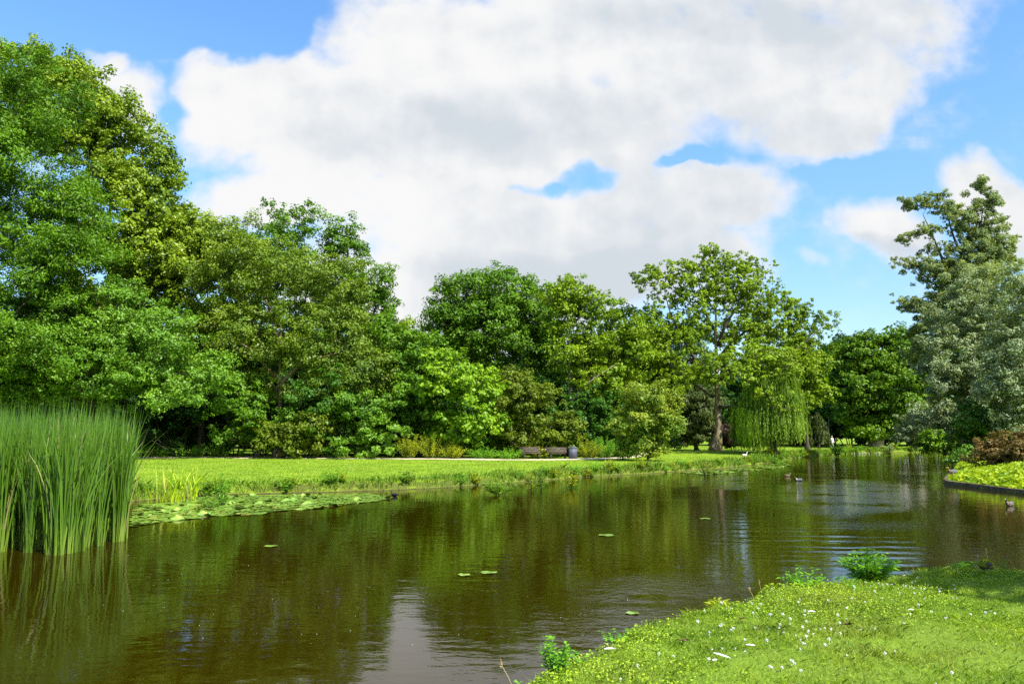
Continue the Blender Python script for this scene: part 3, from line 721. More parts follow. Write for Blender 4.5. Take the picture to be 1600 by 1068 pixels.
# near lawn: short mown blades and clover leaflets
n0 = 800000
x = rng.uniform(-2.5, 12, n0); y = rng.uniform(3.2, 13.5, n0)
keep = np.abs(x) < (y + 1.2) * .72
x, y = x[keep], y[keep]
s = shore(x, y)
keep = (s > -.05) & (rng.random(len(x)) < (.22 + .78 * smooth((fbm(x * 2.2, y * 2.2, 41) - .3) * 4)))
x, y, s = x[keep], y[keep], s[keep]
z = ground(x, y, s); k = z > .08; x, y, s, z = x[k], y[k], s[k], z[k]
hv = .018 + .05 * fbm(x * 3.1, y * 3.1, 51) ** 1.5 + .05 * np.exp(-np.maximum(s, 0) / .25) * rng.random(len(x))
V1, F1 = blades(np.column_stack([x, y, z - .004]), hv, .0042, .75)
ra = np.clip(rng.random(len(x)), 0, 1)
o = mk('near_lawn_grass', V1, F1, M['grass'], rnd=ra); o['kind'] = 'stuff'
n0 = 260000
x = rng.uniform(-2.5, 12, n0); y = rng.uniform(3.2, 13.5, n0)
keep = (np.abs(x) < (y + 1.2) * .72); x, y = x[keep], y[keep]; s = shore(x, y)
cm = smooth((fbm(x * .9, y * .9, 61) - .5) * 7) * .5 + .22 * np.exp(-np.maximum(s, 0) / .5) + .03
keep = (s > .02) & (rng.random(len(x)) < cm); x, y, s = x[keep], y[keep], s[keep]
z = ground(x, y, s); k = z > .12; x, y, s, z = x[k], y[k], s[k], z[k]
nl = len(x)
pos = np.column_stack([x, y, z + rng.uniform(.015, .05, nl) + .03 * np.exp(-s / .3)])
nr = unit(rng.normal(size=(nl, 3)) * .45 + [0, 0, 1]); ax = rng.normal(size=(nl, 3)) * [1, 1, .2]
LL = rng.uniform(.010, .021, nl) * (1 + .6 * np.exp(-s / .4))
V, Fc = kites(pos, ax, nr, LL, LL * .85, .1)
M['clover'] = leafmat('clover_leaves', (.12, .27, .015), (.32, .48, .035), nscale=1.2)
o = mk('clover_leaves', V, Fc, M['clover'], rnd=rng.random(nl)); o['kind'] = 'stuff'

# far lawn
n0 = 260000
y = 22 + 100 * rng.random(n0) ** 1.6; x = rng.uniform(-1, 1, n0) * (y * .72 + 2)
s = shore(x, y); keep = (s > 0) & (y > 20) & ~((x > 15) & (y < 60)); x, y, s = x[keep], y[keep], s[keep]
z = ground(x, y, s); k = (z > .15) & (pathd(x, y) > 1.15); x, y, s, z = x[k], y[k], s[k], z[k]
V, Fc = blades(np.column_stack([x, y, z - .01]), .035 + .03 * rng.random(len(x)), .018 + .0006 * y, .7)
o = mk('far_lawn_grass', V, Fc, M['fargrass'], rnd=rng.random(len(x)) * .97); o['kind'] = 'stuff'

# overhanging fringe along the far bank
seg = np.array([[-40, 24], [-22, 26.5]] + [list(GP(a, b, 0)[:2]) for a, b in far_px])
sl = np.linalg.norm(np.diff(seg, axis=0), axis=1); cum = np.concatenate([[0], np.cumsum(sl)])
def along(t):
    x = np.interp(t, cum, seg[:, 0]); y = np.interp(t, cum, seg[:, 1]); return x, y
t = rng.uniform(0, cum[-1], 110000); x, y = along(t); x = x + rng.normal(size=len(t)) * .35; y = y + rng.normal(size=len(t)) * .35
s = shore(x, y); z = ground(x, y, s); k = (z > .015) & (s < 1.0) & (rng.random(len(x)) < .35 + .65 * fbm(x * .8, y * .8, 77)); x, y, z = x[k], y[k], z[k]
hh = (.12 + .34 * fbm(x * .9, y * .9, 71) ** 2) * rng.uniform(.5, 1.4, len(x))
V, Fc = blades(np.column_stack([x, y, z - .02]), hh, .016 + .0004 * y, .4)
M['fringe'] = grassmat('bank_grass_blades', (.10, .22, .015), (.24, .38, .03), (.42, .36, .12))
o = mk('bank_grass', V, Fc, M['fringe'], rnd=rng.random(len(x))); o['kind'] = 'stuff'

# ------------------------------------------------------------------ reeds
def reedmat():
    m, n, l, p, out = nmat('reed_blade'); nt = m.node_tree
    at = node(n, 'ShaderNodeAttribute', attribute_name='rnd'); tc = n.new('ShaderNodeTexCoord'); sx = n.new('ShaderNodeSeparateXYZ'); l.new(tc.outputs['Object'], sx.inputs[0])
    oi = n.new('ShaderNodeObjectInfo')
    f = mathn(nt, 'ADD', mathn(nt, 'MULTIPLY', at.outputs['Fac'], .6), mathn(nt, 'MULTIPLY', oi.outputs['Random'], .4))
    col = mixc(nt, f, (.045, .125, .008), (.14, .27, .018))
    col = mixc(nt, mathn(nt, 'MULTIPLY', ramp01(nt, sx.outputs[2], .7, .05), mathn(nt, 'MULTIPLY_ADD', oi.outputs['Random'], .8, .1)), col, (.27, .38, .05))
    col = mixc(nt, ramp01(nt, at.outputs['Fac'], .962, .98), col, (.36, .30, .12))
    l.new(col, p.inputs['Base Color']); p.inputs['Roughness'].default_value = .4
    t = n.new('ShaderNodeBsdfTranslucent'); l.new(mixc(nt, 1.0, col, (1.3, 1.3, .6), 'MULTIPLY'), t.inputs[0])
    mx = n.new('ShaderNodeMixShader'); mx.inputs[0].default_value = .35
    l.new(p.outputs[0], mx.inputs[1]); l.new(t.outputs[0], mx.inputs[2]); l.new(mx.outputs[0], out.inputs['Surface'])
    return m
M['reed'] = reedmat()
def blade_strip(base, h, wd, ld, curve, facing, ns=7, tip=.1):
    t = np.linspace(0, 1, ns)
    c = base + np.stack([ld[0] * (t * .35 + curve * t ** 3) * h, ld[1] * (t * .35 + curve * t ** 3) * h, h * (t - .12 * curve * t ** 4)], 1)
    sd = np.array([math.cos(facing), math.sin(facing), 0])
    ww = wd * np.where(t < .75, 1 - .25 * t, (1 - t) / .25 * .81 + .02)
    tw = facing + t * 1.2; sd = np.stack([np.cos(tw), np.sin(tw), np.zeros(ns)], 1)
    V = np.stack([c - sd * ww[:, None] / 2, c + sd * ww[:, None] / 2], 1).reshape(-1, 3)
    i = np.arange(ns - 1) * 2
    return V, np.stack([i, i + 1, i + 3, i + 2], 1)
def reed_mesh(nb=8, hs=1.0):
    a = Acc()
    for _ in range(nb):
        th = rng.uniform(0, 6.28); ln = abs(rng.normal()) * .10 + .02
        V, q = blade_strip(np.array([rng.normal() * .035, rng.normal() * .035, -.25]), (rng.uniform(1.7, 2.75) + .25) * hs, rng.uniform(.017, .029), (math.cos(th) * ln * 1.6, math.sin(th) * ln * 1.6), rng.uniform(0, .9), rng.uniform(0, 6.28))
        a.add(V, q, rnd=rng.random())
    return a
reed_proto = [reed_mesh(11).mk('reed_plant', M['reed']) for _ in range(8)]
# bed outline in the water near the left
def bed(n, front):
    out = []
    while len(out) < n:
        px = rng.uniform(-90, 212); dd = rng.uniform(13.6, 22)
        fx = 15.2 + .25 * math.sin(px * .05) + max(0, px - 140) / 70 * 2.2      # front edge recedes towards the right end
        rx = 205 - max(0, dd - 18) * 6
        if px > rx or dd < fx - .4: continue
        if front != (dd < fx + 1.9): continue
        p = W(px, 690, dd); out.append((dd, p[0], p[1]))
    return sorted(out)
reed_lab = 'tall green reed with several narrow blades standing at the open front of the reed bed'
for i, (dd, x, y) in enumerate(bed(300, True)):
    src = reed_proto[i % 8]
    o = src if i < 8 else src.copy()
    if i >= 8: COL.objects.link(o)
    o.location = (x, y, 0); o.rotation_euler = (0, 0, rng.uniform(0, 6.28)); hs = rng.uniform(.92, 1.12); o.scale = (1, 1, hs)
    tag(o, reed_lab, 'reed', 'reeds at the front of the reed bed')
a = Acc()
for dd, x, y in bed(760, False):
    pr = reed_proto[rng.integers(8)].data
    v = np.empty(len(pr.vertices) * 3, np.float32); pr.vertices.foreach_get('co', v); v = v.reshape(-1, 3)
    th = rng.uniform(0, 6.28); c_, s_ = math.cos(th), math.sin(th)
    v = np.stack([v[:, 0] * c_ - v[:, 1] * s_ + x, v[:, 0] * s_ + v[:, 1] * c_ + y, v[:, 2] * rng.uniform(.9, 1.13)], 1)
    nq = len(pr.polygons); q = np.empty(nq * 4, np.int32); pr.loops.foreach_get('vertex_index', q)
    rr = np.empty(nq, np.float32); pr.attributes['rnd'].data.foreach_get('value', rr)
    a.add(v, q.reshape(-1, 4), rnd=rr)
o = a.mk('reeds', M['reed']); o['kind'] = 'stuff'
# heap of dry reed straw at the foot of the bed
M['straw'] = plainmat('dry_straw', (.30, .17, .08), (.58, .42, .22), 9, .8)
a = Acc(); c = GP(72, 853, 0)
for _ in range(70):
    th = rng.uniform(-.5, .5) + (math.pi if rng.random() < .5 else 0); ln = rng.uniform(.15, .5)
    p = rng.normal(size=3) * [.22, .12, 0] + [0, 0, abs(rng.normal()) * .05 + .01]; dv = np.array([math.cos(th), math.sin(th), rng.normal() * .12]) * ln / 2
    V, fs = tube_path([p - dv, p + [0, 0, .01], p + dv], .006, 4); a.add(V, *fs)
root = a.mk('straw_heap', M['straw']); root.location = c; tag(root, 'small heap of dry brown reed straw floating at the foot of the reeds', 'straw heap')

# ------------------------------------------------------------------ lily pads
def padmat():
    m, n, l, p, out = nmat('lily_pad_leaf'); nt = m.node_tree
    oi = n.new('ShaderNodeObjectInfo'); tc = n.new('ShaderNodeTexCoord'); at = node(n, 'ShaderNodeAttribute', attribute_name='rnd')
    f = mathn(nt, 'ADD', mathn(nt, 'MULTIPLY', oi.outputs['Random'], .6), mathn(nt, 'MULTIPLY', at.outputs['Fac'], .4))
    col = mixc(nt, f, (.09, .22, .025), (.25, .38, .045))
    col = mixc(nt, ramp01(nt, noise(nt, tc.outputs['Object'], 9, 4), .52, .7), col, (.36, .40, .08))
    col = mixc(nt, mathn(nt, 'MULTIPLY', ramp01(nt, oi.outputs['Random'], .9, .93), .7), col, (.30, .22, .05))
    l.new(col, p.inputs['Base Color']); p.inputs['Roughness'].default_value = .22; p.inputs['Specular IOR Level'].default_value = .5
    return m
M['pad'] = padmat()
def pad_geo(r=.15, curl=0, nn=18):
    th = np.linspace(.16, 2 * np.pi - .16, nn)
    rr = r * (1 + .07 * np.sin(th * 3 + rng.uniform(0, 6)) + .03 * rng.normal(size=nn))
    V = [(0, 0, .008)]
    for f in (.55, 1.0):
        for k in range(nn):
            x_, y_ = rr[k] * f * math.cos(th[k]), rr[k] * f * math.sin(th[k]) * .9
            V.append((x_, y_, .008 + .004 * f * math.sin(th[k] * 4) * (1 + 2 * curl) + curl * max(0, y_) * f * .8))
    tri = [[0, k + 1, k + 2] for k in range(nn - 1)]; q = [[1 + k, 1 + nn + k, 2 + nn + k, 2 + k] for k in range(nn - 1)]
    return np.array(V), np.array(tri), np.array(q)
pads = []
for cu in (0, 0, 0, .05, .1, .7):
    V, t_, q_ = pad_geo(.15, cu)
    pads.append(mk('lily_pad', V, [t_, q_], M['pad'], rnd=rng.random(len(t_) + len(q_)), smooth_=True, link=False))
pad_px = np.array([(205, 822), (265, 814), (330, 806), (395, 804), (440, 797), (490, 795), (535, 788), (585, 783), (612, 777), (575, 771.5), (500, 772.5), (440, 773), (380, 774), (320, 776), (262, 786), (218, 788)])
def inpoly(x, y, Pq):
    c = False; j = len(Pq) - 1
    for i in range(len(Pq)):
        if (Pq[i][1] > y) != (Pq[j][1] > y) and x < (Pq[j][0] - Pq[i][0]) * (y - Pq[i][1]) / (Pq[j][1] - Pq[i][1]) + Pq[i][0]: c = not c
        j = i
    return c
padw = np.array([GP(a, b, 0)[:2] for a, b in pad_px])
pts = []
tries = 0
while len(pts) < 950 and tries < 60000:
    tries += 1
    p = np.array([rng.uniform(padw[:, 0].min(), padw[:, 0].max()), rng.uniform(padw[:, 1].min(), padw[:, 1].max())])
    if not inpoly(p[0], p[1], padw): continue
    if vnoise(p[0] * .9, p[1] * .9, 8) < .16 and rng.random() < .75: continue
    r = float(np.clip(rng.lognormal(0, .28), .5, 1.6))
    if any((p[0] - q[0]) ** 2 + (p[1] - q[1]) ** 2 < (.117 * (r + q[2])) ** 2 for q in pts): continue
    pts.append((p[0], p[1], r))
pts.sort(key=lambda q: q[1] - .0 * q[0])
pad_lab = 'round green lily pad in the dense raft of pads beside the reed bed'
a = Acc()
for i, (x, y, r) in enumerate(pts):
    me = pads[rng.choice(6, p=[.25, .25, .22, .14, .1, .04])]; th = rng.uniform(0, 6.28)
    if i < 296:
        o = bpy.data.objects.new('lily_pad', me); COL.objects.link(o)
        o.location = (x, y, .002 + (i % 5) * .0025); o.rotation_euler = (rng.normal() * .045, rng.normal() * .045, th); o.scale = (r, r, 1)
        tag(o, pad_lab, 'lily pad', 'lily pads in the raft')
    else:
        v = np.empty(len(me.vertices) * 3, np.float32); me.vertices.foreach_get('co', v); v = v.reshape(-1, 3)
        v = np.stack([(v[:, 0] * math.cos(th) - v[:, 1] * math.sin(th)) * r + x, (v[:, 0] * math.sin(th) + v[:, 1] * math.cos(th)) * r + y, v[:, 2] + .002 + (i % 5) * .0025], 1)
        nn = 18; a.add(v, np.array([[0, k + 1, k + 2] for k in range(nn - 1)]), np.array([[1 + k, 1 + nn + k, 2 + nn + k, 2 + k] for k in range(nn - 1)]), rnd=rng.random())
if a.n:
    o = a.mk('lily_pads', M['pad'], smooth_=True); o['kind'] = 'stuff'
for px, py, r, lb in [(725, 898, .7, 'single lily pad floating in open water, nearer and left of a pair'), (763, 894.5, .85, 'single lily pad floating in open water, farther and right of a pair'),
                      (948, 836, 1.2, 'lone lily pad in mid pond in front of the benches'), (423, 853, .9, 'lone lily pad just off the edge of the pad raft'), (1102, 810, 1.0, 'lone pale lily pad in mid pond below the thick pale trunk'), (988, 958, .55, 'small lily pad close to the near grassy bank')]:
    o = bpy.data.objects.new('lily_pad', pads[0]); COL.objects.link(o); p = GP(px, py, 0); o.location = (p[0], p[1], .004); o.rotation_euler = (0, 0, rng.uniform(0, 6)); o.scale = (r, r, 1)
    tag(o, lb, 'lily pad')
# floating weed off the far bank near the goose
pg = np.array([GP(a_, b_, 0)[:2] for a_, b_ in [(1062, 738), (1100, 741), (1150, 738), (1205, 733), (1235, 727), (1225, 723), (1190, 727), (1140, 732.5), (1085, 736.5)]])
P_ = []
while len(P_) < 2600:
    p = [rng.uniform(pg[:, 0].min(), pg[:, 0].max()), rng.uniform(pg[:, 1].min(), pg[:, 1].max())]
    if inpoly(p[0], p[1], pg) and vnoise(p[0] * .8, p[1] * .5, 21) > .3: P_.append(p)
P_ = np.array(P_); n = len(P_)
V, Fc = kites(np.column_stack([P_, rng.uniform(.006, .03, n)]), rng.normal(size=(n, 3)) * [1, 1, .05], unit(rng.normal(size=(n, 3)) * .08 + [0, 0, 1]), rng.uniform(.1, .3, n), rng.uniform(.08, .25, n), .02)
o = mk('floating_weed', V, Fc, M['pad'], rnd=rng.random(n)); o['kind'] = 'stuff'
# fluff specks on the open water
n = 230
px = rng.uniform(150, 1150, n); py = 800 + 230 * rng.random(n) ** 1.3
P_ = np.array([GP(a_, b_, 0) for a_, b_ in zip(px, py)]); k = shore(P_[:, 0], P_[:, 1]) < -.3; P_ = P_[k]; n = len(P_)
M['fluff'] = plainmat('seed_fluff', (.6, .58, .5), (.8, .78, .7), 3, .9)
V, Fc = kites(P_ + [0, 0, .008], rng.normal(size=(n, 3)) * [1, 1, 0], unit(rng.normal(size=(n, 3)) * .2 + [0, 0, 1]), rng.uniform(.005, .014, n), rng.uniform(.004, .009, n), .1)
o = mk('seed_fluff', V, Fc, M['fluff'], rnd=rng.random(n)); o['kind'] = 'stuff'

# ------------------------------------------------------------------ herbs, iris, bank plants
def herb(name, label, base, h, spread, ns, L, asp, leaf, cat='plant', step=.07, group=None, droop=.3, rz=0):
    a = Acc(); pos, ax, nr, LL = [], [], [], []
    for k in range(ns):
        th = rng.uniform(0, 6.28); r = spread * math.sqrt(rng.random()); hh = h * rng.uniform(.55, 1.0) * (1 - .35 * (r / spread) ** 2)
        o = np.array([math.cos(th) * r * .25, math.sin(th) * r * .25, -.03]); e = np.array([math.cos(th) * r, math.sin(th) * r, hh])
        S = spline([o, (o + e) / 2 + [0, 0, hh * .12], e], 4); V, fs = tube_path(S, np.linspace(.0055, .002, len(S)) * max(.7, h / .6), 5); a.add(V, *fs)
        ln = np.linalg.norm(e - o); m = max(4, int(ln / step))
        for j, t in enumerate(np.linspace(.2, 1, m)):
            q = S[min(len(S) - 1, int(t * (len(S) - 1)))] + (S[min(len(S) - 1, int(t * (len(S) - 1)) + 1)] - S[min(len(S) - 1, int(t * (len(S) - 1)))]) * ((t * (len(S) - 1)) % 1)
            for sgn in (0, math.pi):
                an = j * 1.6 + k + sgn + rng.normal() * .3; dr = np.array([math.cos(an), math.sin(an), .25 - droop * rng.random() * 1.6])
                l_ = L * rng.uniform(.7, 1.2) * (1.15 - .45 * t); pos.append(q + unit(dr) * l_ * .5); ax.append(dr); nr.append([-dr[0] * .3 + rng.normal() * .25, -dr[1] * .3 + rng.normal() * .25, 1.]); LL.append(l_)
    root = empty(name, base, label, cat, group, rz)
    a.mk('stem', M['stem'], root, smooth_=True)
    LL = np.array(LL); V, Fc = kites(np.array(pos), np.array(ax), unit(np.array(nr)), LL, LL * asp, .1)
    mk('leaf_cluster', V, Fc, M[leaf], root, rng.random(len(LL)))
    return root
def on(px, py, z=.36):
    p = GP(px, py, z); d = p[:2] / np.linalg.norm(p[:2])
    for _ in range(30):
        if p[1] > 16 or gz(p[0], p[1]) > .33: break
        p[:2] -= d * .05
    p[2] = max(gz(p[0], p[1]), .05) - .01; return p
herb('nettle_bush', 'largest leafy green plant on the near bank edge, rounded like a bush', on(1357, 897), .42, .36, 40, .13, .3, 'herb', step=.05)
herb('nettle_bush', 'low leafy plant at the left foot of the big rounded bank plant', on(1330, 900), .16, .2, 16, .09, .34, 'herb', step=.04)
herb('nettle_bush', 'medium leafy plant on the near bank edge left of the biggest one', on(1254, 913), .30, .28, 20, .1, .36, 'herb', step=.05)
herb('upright_weed', 'single upright weed at the waterline corner of the near bank', on(868, 1030), .40, .12, 11, .06, .6, 'herb', step=.03)
herb('low_weed', 'low broad leaved weed at the base of the upright waterline weed', on(884, 1040), .14, .2, 12, .07, .7, 'herb', step=.04)
herb('low_weed', 'light green low weed on the bank edge left of the mossy stump', on(1504, 889), .17, .22, 14, .09, .45, 'herb', step=.045)
herb('upright_weed', 'thin upright weed on the bank edge right of the mossy stump', on(1566, 888), .22, .06, 3, .05, .5, 'herb', step=.03)
herb('low_weed', 'yellowish low weed sprawling at the foot of the thin upright weed', on(1560, 890), .09, .2, 9, .09, .4, 'herbyellow', step=.04)
herb('broad_leaf_weed', 'broad leaved yellow green weed midway along the near bank edge', on(1130, 941), .12, .18, 9, .12, .4, 'herbyellow', step=.05)
herb('low_weed', 'dark low weed in the grass below the biggest bank plant', on(1340, 915, .4), .07, .16, 9, .07, .4, 'herb', step=.035)
herb('low_weed', 'clumped low weed at the frame bottom corner of the near bank', on(822, 1058), .1, .2, 14, .06, .8, 'herb', step=.03)
herb('low_weed', 'clumped low weed on the near bank between corner weed and broad leaved weed', on(980, 987), .1, .25, 16, .055, .8, 'herb', step=.03)
# mossy stump
M['moss'] = plainmat('moss_yellow', (.16, .13, .02), (.40, .33, .05), 14, .95, .03)
base = on(1541, 887); a = Acc()
th = np.linspace(0, 2 * np.pi, 13)[:-1]
S = np.array([[0, 0, -.05], [.0, 0, .03], [.005, 0, .09], [0, 0, .14], [.0, 0, .17], [0, 0, .18]]); V, fs = tube_path(S, [.06, .055, .075, .085, .065, .02], 14, True, .5); a.add(V, *fs)
root = empty('mossy_stump', base, 'small stump topped with a yellow mossy cap at the bank edge', 'stump')
a.mk('stump_core', M['barkdark'], root, smooth_=True)
n = 900; d = rdir(n); d[:, 2] = np.abs(d[:, 2]); p = d * [.09, .09, .075] + [0, 0, .115]
V, Fc = kites(p, rng.normal(size=(n, 3)), unit(d + rng.normal(size=(n, 3)) * .5), .03, .014); mk('moss_cap', V, Fc, M['herbyellow'], root, rng.random(n))
# thin dry stalks
M['drystalk'] = plainmat('dry_stalk', (.28, .22, .1), (.45, .38, .2), 10, .8)
def stalk(px, py, h, lean, lb):
    b = on(px, py); a = Acc()
    S = spline([(0, 0, -.02), (lean * .3, 0, h * .5), (lean, .02, h)], 4); V, fs = tube_path(S, np.linspace(.003, .0015, len(S)), 5); a.add(V, *fs)
    hd = np.array([lean, .02, h]); n = 40; dv = rdir(n); q = hd + dv * [.008, .008, .025]
    V, Fc = kites(q, dv + [0, 0, 1], unit(rng.normal(size=(n, 3))), .02, .006); a.add(V, Fc)
    o = a.mk('grass_stalk', M['drystalk']); o.location = b; tag(o, lb, 'grass stalk')
stalk(1544, 886, .32, 0, 'thin dry stalk rising straight behind the mossy stump')
stalk(1526, 887, .2, .03, 'short dry stalk between the light green weed and the mossy stump')
stalk(1430, 892, .13, -.07, 'bent dry stalk leaning over the water right of the biggest bank plant')
stalk(1190, 925, .17, -.02, 'dry seeded stalk left of the medium leafy bank plant')
stalk(1178, 927, .14, -.04, 'leaning dry seeded stalk at the edge left of the other one')
stalk(806, 1060, .25, -.1, 'dry stalk leaning over the water at the bottom corner of the bank')
stalk(1588, 888, .2, -.1, 'dry stalk leaning at the picture edge of the near bank')

# flag iris in the pads
M['iris'] = leafmat('iris_blade', (.13, .26, .015), (.36, .50, .03), nscale=3, c3=(.5, .42, .1))
def iris(name, label, loc, nb, h, sp):
    a = Acc()
    for _ in range(nb):
        th = rng.uniform(0, 6.28); V, q = blade_strip(np.array([rng.normal() * sp, rng.normal() * sp, -.1]), h * rng.uniform(.6, 1.15) + .1, rng.uniform(.03, .05), (math.cos(th) * .5, math.sin(th) * .5), rng.uniform(0, 1.1), rng.uniform(0, 6.28), ns=6); a.add(V, q, rnd=rng.random())
    o = a.mk(name, M['iris']); o.location = loc; return tag(o, label, 'iris plant')
iris('flag_iris', 'large clump of yellow green sword leaves at the pad raft', GP(268, 783, 0), 46, 1.15, .26)
iris('flag_iris', 'smaller upright clump of sword leaves right of the large clump', GP(303, 780, 0), 14, 1.15, .1)
p = on(347, 771); herb('willow_herb', 'bushy green herb on the bank right of the sword leaf clumps', p, 1.0, .28, 16, .16, .35, 'herb', step=.1)
p = on(330, 774); herb('bank_herb', 'low dark herb tangled at the foot of the bushy bank herb', p, .45, .7, 16, .14, .4, 'bush', step=.1)
p = on(845, 752); herb('willow_herb', 'tall bluish green herb on the bank edge in front of the benches', p, 1.05, .18, 12, .16, .3, 'bush', step=.09)
p = on(780, 757); herb('bank_herb', 'rounded green herb mound on the bank edge left of the tall bluish herb', p, .6, .75, 30, .2, .35, 'bush', step=.1)
p = on(832, 754); herb('dock_plant', 'reddish yellow dock plant just left of the tall bluish herb', p, .9, .3, 9, .16, .4, 'maple', step=.1)
p = on(890, 748); herb('dock_plant', 'yellowish dock plants on the bank edge right of the tall bluish herb', p, .8, .5, 12, .2, .4, 'herbyellow', step=.11)
p = on(1104, 733); herb('bank_herb', 'bank herb with reddish spikes below the thick pale trunk', p, .9, .5, 14, .22, .4, 'maple', step=.12)
p = on(1215, 719); herb('bank_herb', 'dark leafy herb on the bank under the willow curtains', p, .9, 1.0, 20, .25, .5, 'bush', step=.14)
p = on(1308, 708); herb('bank_herb', 'green herb on the far bank just right of the person in white', p, 1.6, .6, 18, .4, .4, 'herb', step=.2)
p = on(1390, 706); herb('bank_herb', 'greyish herb at the far waterline right of the stout grey trunk', p, 1.4, .7, 14, .4, .4, 'silver', step=.2)
# many low tufts along the far bank
bl = 'low leafy tuft overhanging the waterline of the far bank'
tp = [herb('bank_tuft', bl, (0, 0, 0), .38, .38, 12, .14, .45, m_, step=.08, group='leafy tufts along the far bank') for m_ in ('bush', 'herb', 'herbyellow')]
ts = np.sort(rng.uniform(18, cum[-1] - 2, 120))
for i, t in enumerate(ts):
    x, y = along(t); x = float(x) + rng.normal() * .15; y = float(y) + .05 + rng.random() * .45
    z = max(gz(x, y), .08); s = rng.uniform(.7, 1.7) * (1 + max(0, y - 45) * .006)
    if i < 3:
        tp[i].location = (x, y, z); tp[i].scale = (s, s, s)
    else:
        copy_tree(tp[i % 3], (x, y, z), rng.uniform(0, 6.28), s)
# weeds along the path and the wood edge
def weeds(label, px, py, d, h, sp, leaf, n=26, L=.22):
    h *= 1.2; sp *= 1.15; n = int(n * 1.3)
    p = W(px, 690, d); p[2] = gz(p[0], p[1]); return herb('weed_patch', label, p, h, sp, n, L, .42, leaf, step=.12)
weeds('green nettles beside the path under the spreading bush tree', 300, 0, 62.8, 1.0, 1.6, 'herb', 40)
weeds('low green nettles beside the path next to the reed bed', 245, 0, 63, .9, 1.5, 'herb', 36)
weeds('pale tall nettle stems at the wood edge beside the path', 345, 0, 63, 1.3, 1.2, 'herb', 28)
weeds('bright weeds at the wood edge right of the layered bush', 640, 0, 60.5, 1.7, 1.0, 'herbyellow', 34)
weeds('tall yellow green weeds at the wood edge left of the benches', 675, 0, 60.8, 1.7, 1.3, 'herbyellow', 44)
weeds('yellow green weeds in front of the lime coloured tree', 710, 0, 60.6, 1.1, 1.3, 'herbyellow', 40)
weeds('low green weeds between the lime coloured tree and the benches', 755, 0, 60.8, .9, 1.5, 'herb', 40)
weeds('low weeds directly left of the first bench', 795, 0, 61, .8, 1.2, 'herb', 30)
weeds('yellowish weeds standing behind the two benches', 842, 0, 63.5, 1.2, 1.6, 'herbyellow', 36)
weeds('yellow weeds right of the litter bin', 920, 0, 63, 1.3, 1.2, 'herbyellow', 44)
weeds('green weeds at the wood edge right of the yellow weeds', 945, 0, 64.5, 1.6, 1.2, 'herb', 40)
weeds('ferny weeds in the shade left of the free standing small tree', 975, 0, 66, 1.4, 1.3, 'bush', 30)

# ------------------------------------------------------------------ white clover flowers, feathers, leaves on the near lawn
M['petal'] = plainmat('white_petal', (.72, .70, .66), (.86, .85, .82), 20, .7)
def flower_mesh():
    a = Acc(); n = 34; d = rdir(n); V, Fc = kites(d * [.011, .011, .009] + [0, 0, .05], d + rng.normal(size=(n, 3)) * .3, unit(np.cross(d, rng.normal(size=(n, 3)))), .013, .006); a.add(V, Fc)
    V, q = tubes(np.array([[0, 0, 0.]]), np.array([[0, 0, .047]]), np.array([.0012]), np.array([.0012]), 4); a.add(V, q)
    f = a.F; ks = sorted(f); Vv = np.concatenate(a.V)
    return mk('clover_flower', Vv, [np.concatenate(f[q_]) for q_ in ks], [M['petal']], link=False)
fl = [flower_mesh() for _ in range(4)]
spots = []
for cx_, cy_, sx_, sy_, n in [(1240, 980, 70, 30, 34), (1395, 925, 40, 10, 26), (1180, 965, 60, 18, 26), (1330, 960, 120, 25, 16), (1120, 950, 40, 12, 10), (1280, 1040, 150, 20, 10), (1500, 950, 80, 30, 8), (1040, 1020, 60, 25, 8), (1455, 915, 60, 10, 8)]:
    for _ in range(n): spots.append((cx_ + rng.normal() * sx_, cy_ + rng.normal() * sy_))
i = 0
for px, py in spots:
    if py > 1085 or py < 900 or px > 1640: continue
    p = GP(px, py, .39)
    if float(shore([p[0]], [p[1]])[0]) < .2: continue
    o = bpy.data.objects.new('clover_flower', fl[i % 4]); COL.objects.link(o); i += 1
    o.location = (p[0], p[1], gz(p[0], p[1])); s = rng.uniform(.5, 1.0); o.scale = (s, s, s); o.rotation_euler = (rng.normal() * .2, rng.normal() * .2, rng.uniform(0, 6))
    tag(o, 'small white clover flower in the near lawn', 'flower', 'white clover flowers in the near lawn')
def feather(px, py, L, ang, lb):
    p = GP(px, py, .4); p[2] = gz(p[0], p[1]) + .045
    t = np.linspace(-1, 1, 9); wv = L * .10 * np.sqrt(np.maximum(0, 1 - t ** 2)) * (1 - .2 * t)
    c = np.stack([t * L / 2, .04 * L * t ** 2, .05 * L * (1 - t ** 2)], 1)
    V = np.stack([c - np.stack([0 * t, wv, 0 * t], 1), c + [0, 0, .004], c + np.stack([0 * t, wv, 0 * t], 1)], 1).reshape(-1, 3)
    q = [[k * 3 + j, k * 3 + 3 + j, k * 3 + 4 + j, k * 3 + 1 + j] for k in range(8) for j in (0, 1)]
    a = Acc(); a.add(V, np.array(q)); Vt, fs = tube_path(np.vstack([c[1:], c[-1] + [L * .12, 0, -.005]]) + [0, 0, .005], .0022, 4); a.add(Vt, *fs)
    o = a.mk('feather', M['petal']); o.location = p; o.rotation_euler = (0, .1, ang); tag(o, lb, 'feather')
feather(1126, 1027, .13, -.75, 'largest white feather lying slanted in the near lawn')
feather(953, 1021, .10, .45, 'white feather lying near the water edge of the near lawn')
feather(1172, 1010, .07, .02, 'thin white feather lying flat right of the largest feather')
feather(1117, 1036, .05, .6, 'tiny white feather just below the largest feather')
feather(1268, 959, .07, .1, 'small white feather among the clover flowers farther up the lawn')
feather(1424, 958, .06, .3, 'small white feather on the lawn below the biggest bank plant')
M['deadleaf'] = plainmat('dead_leaf', (.06, .035, .015), (.15, .09, .04), 12, .7)
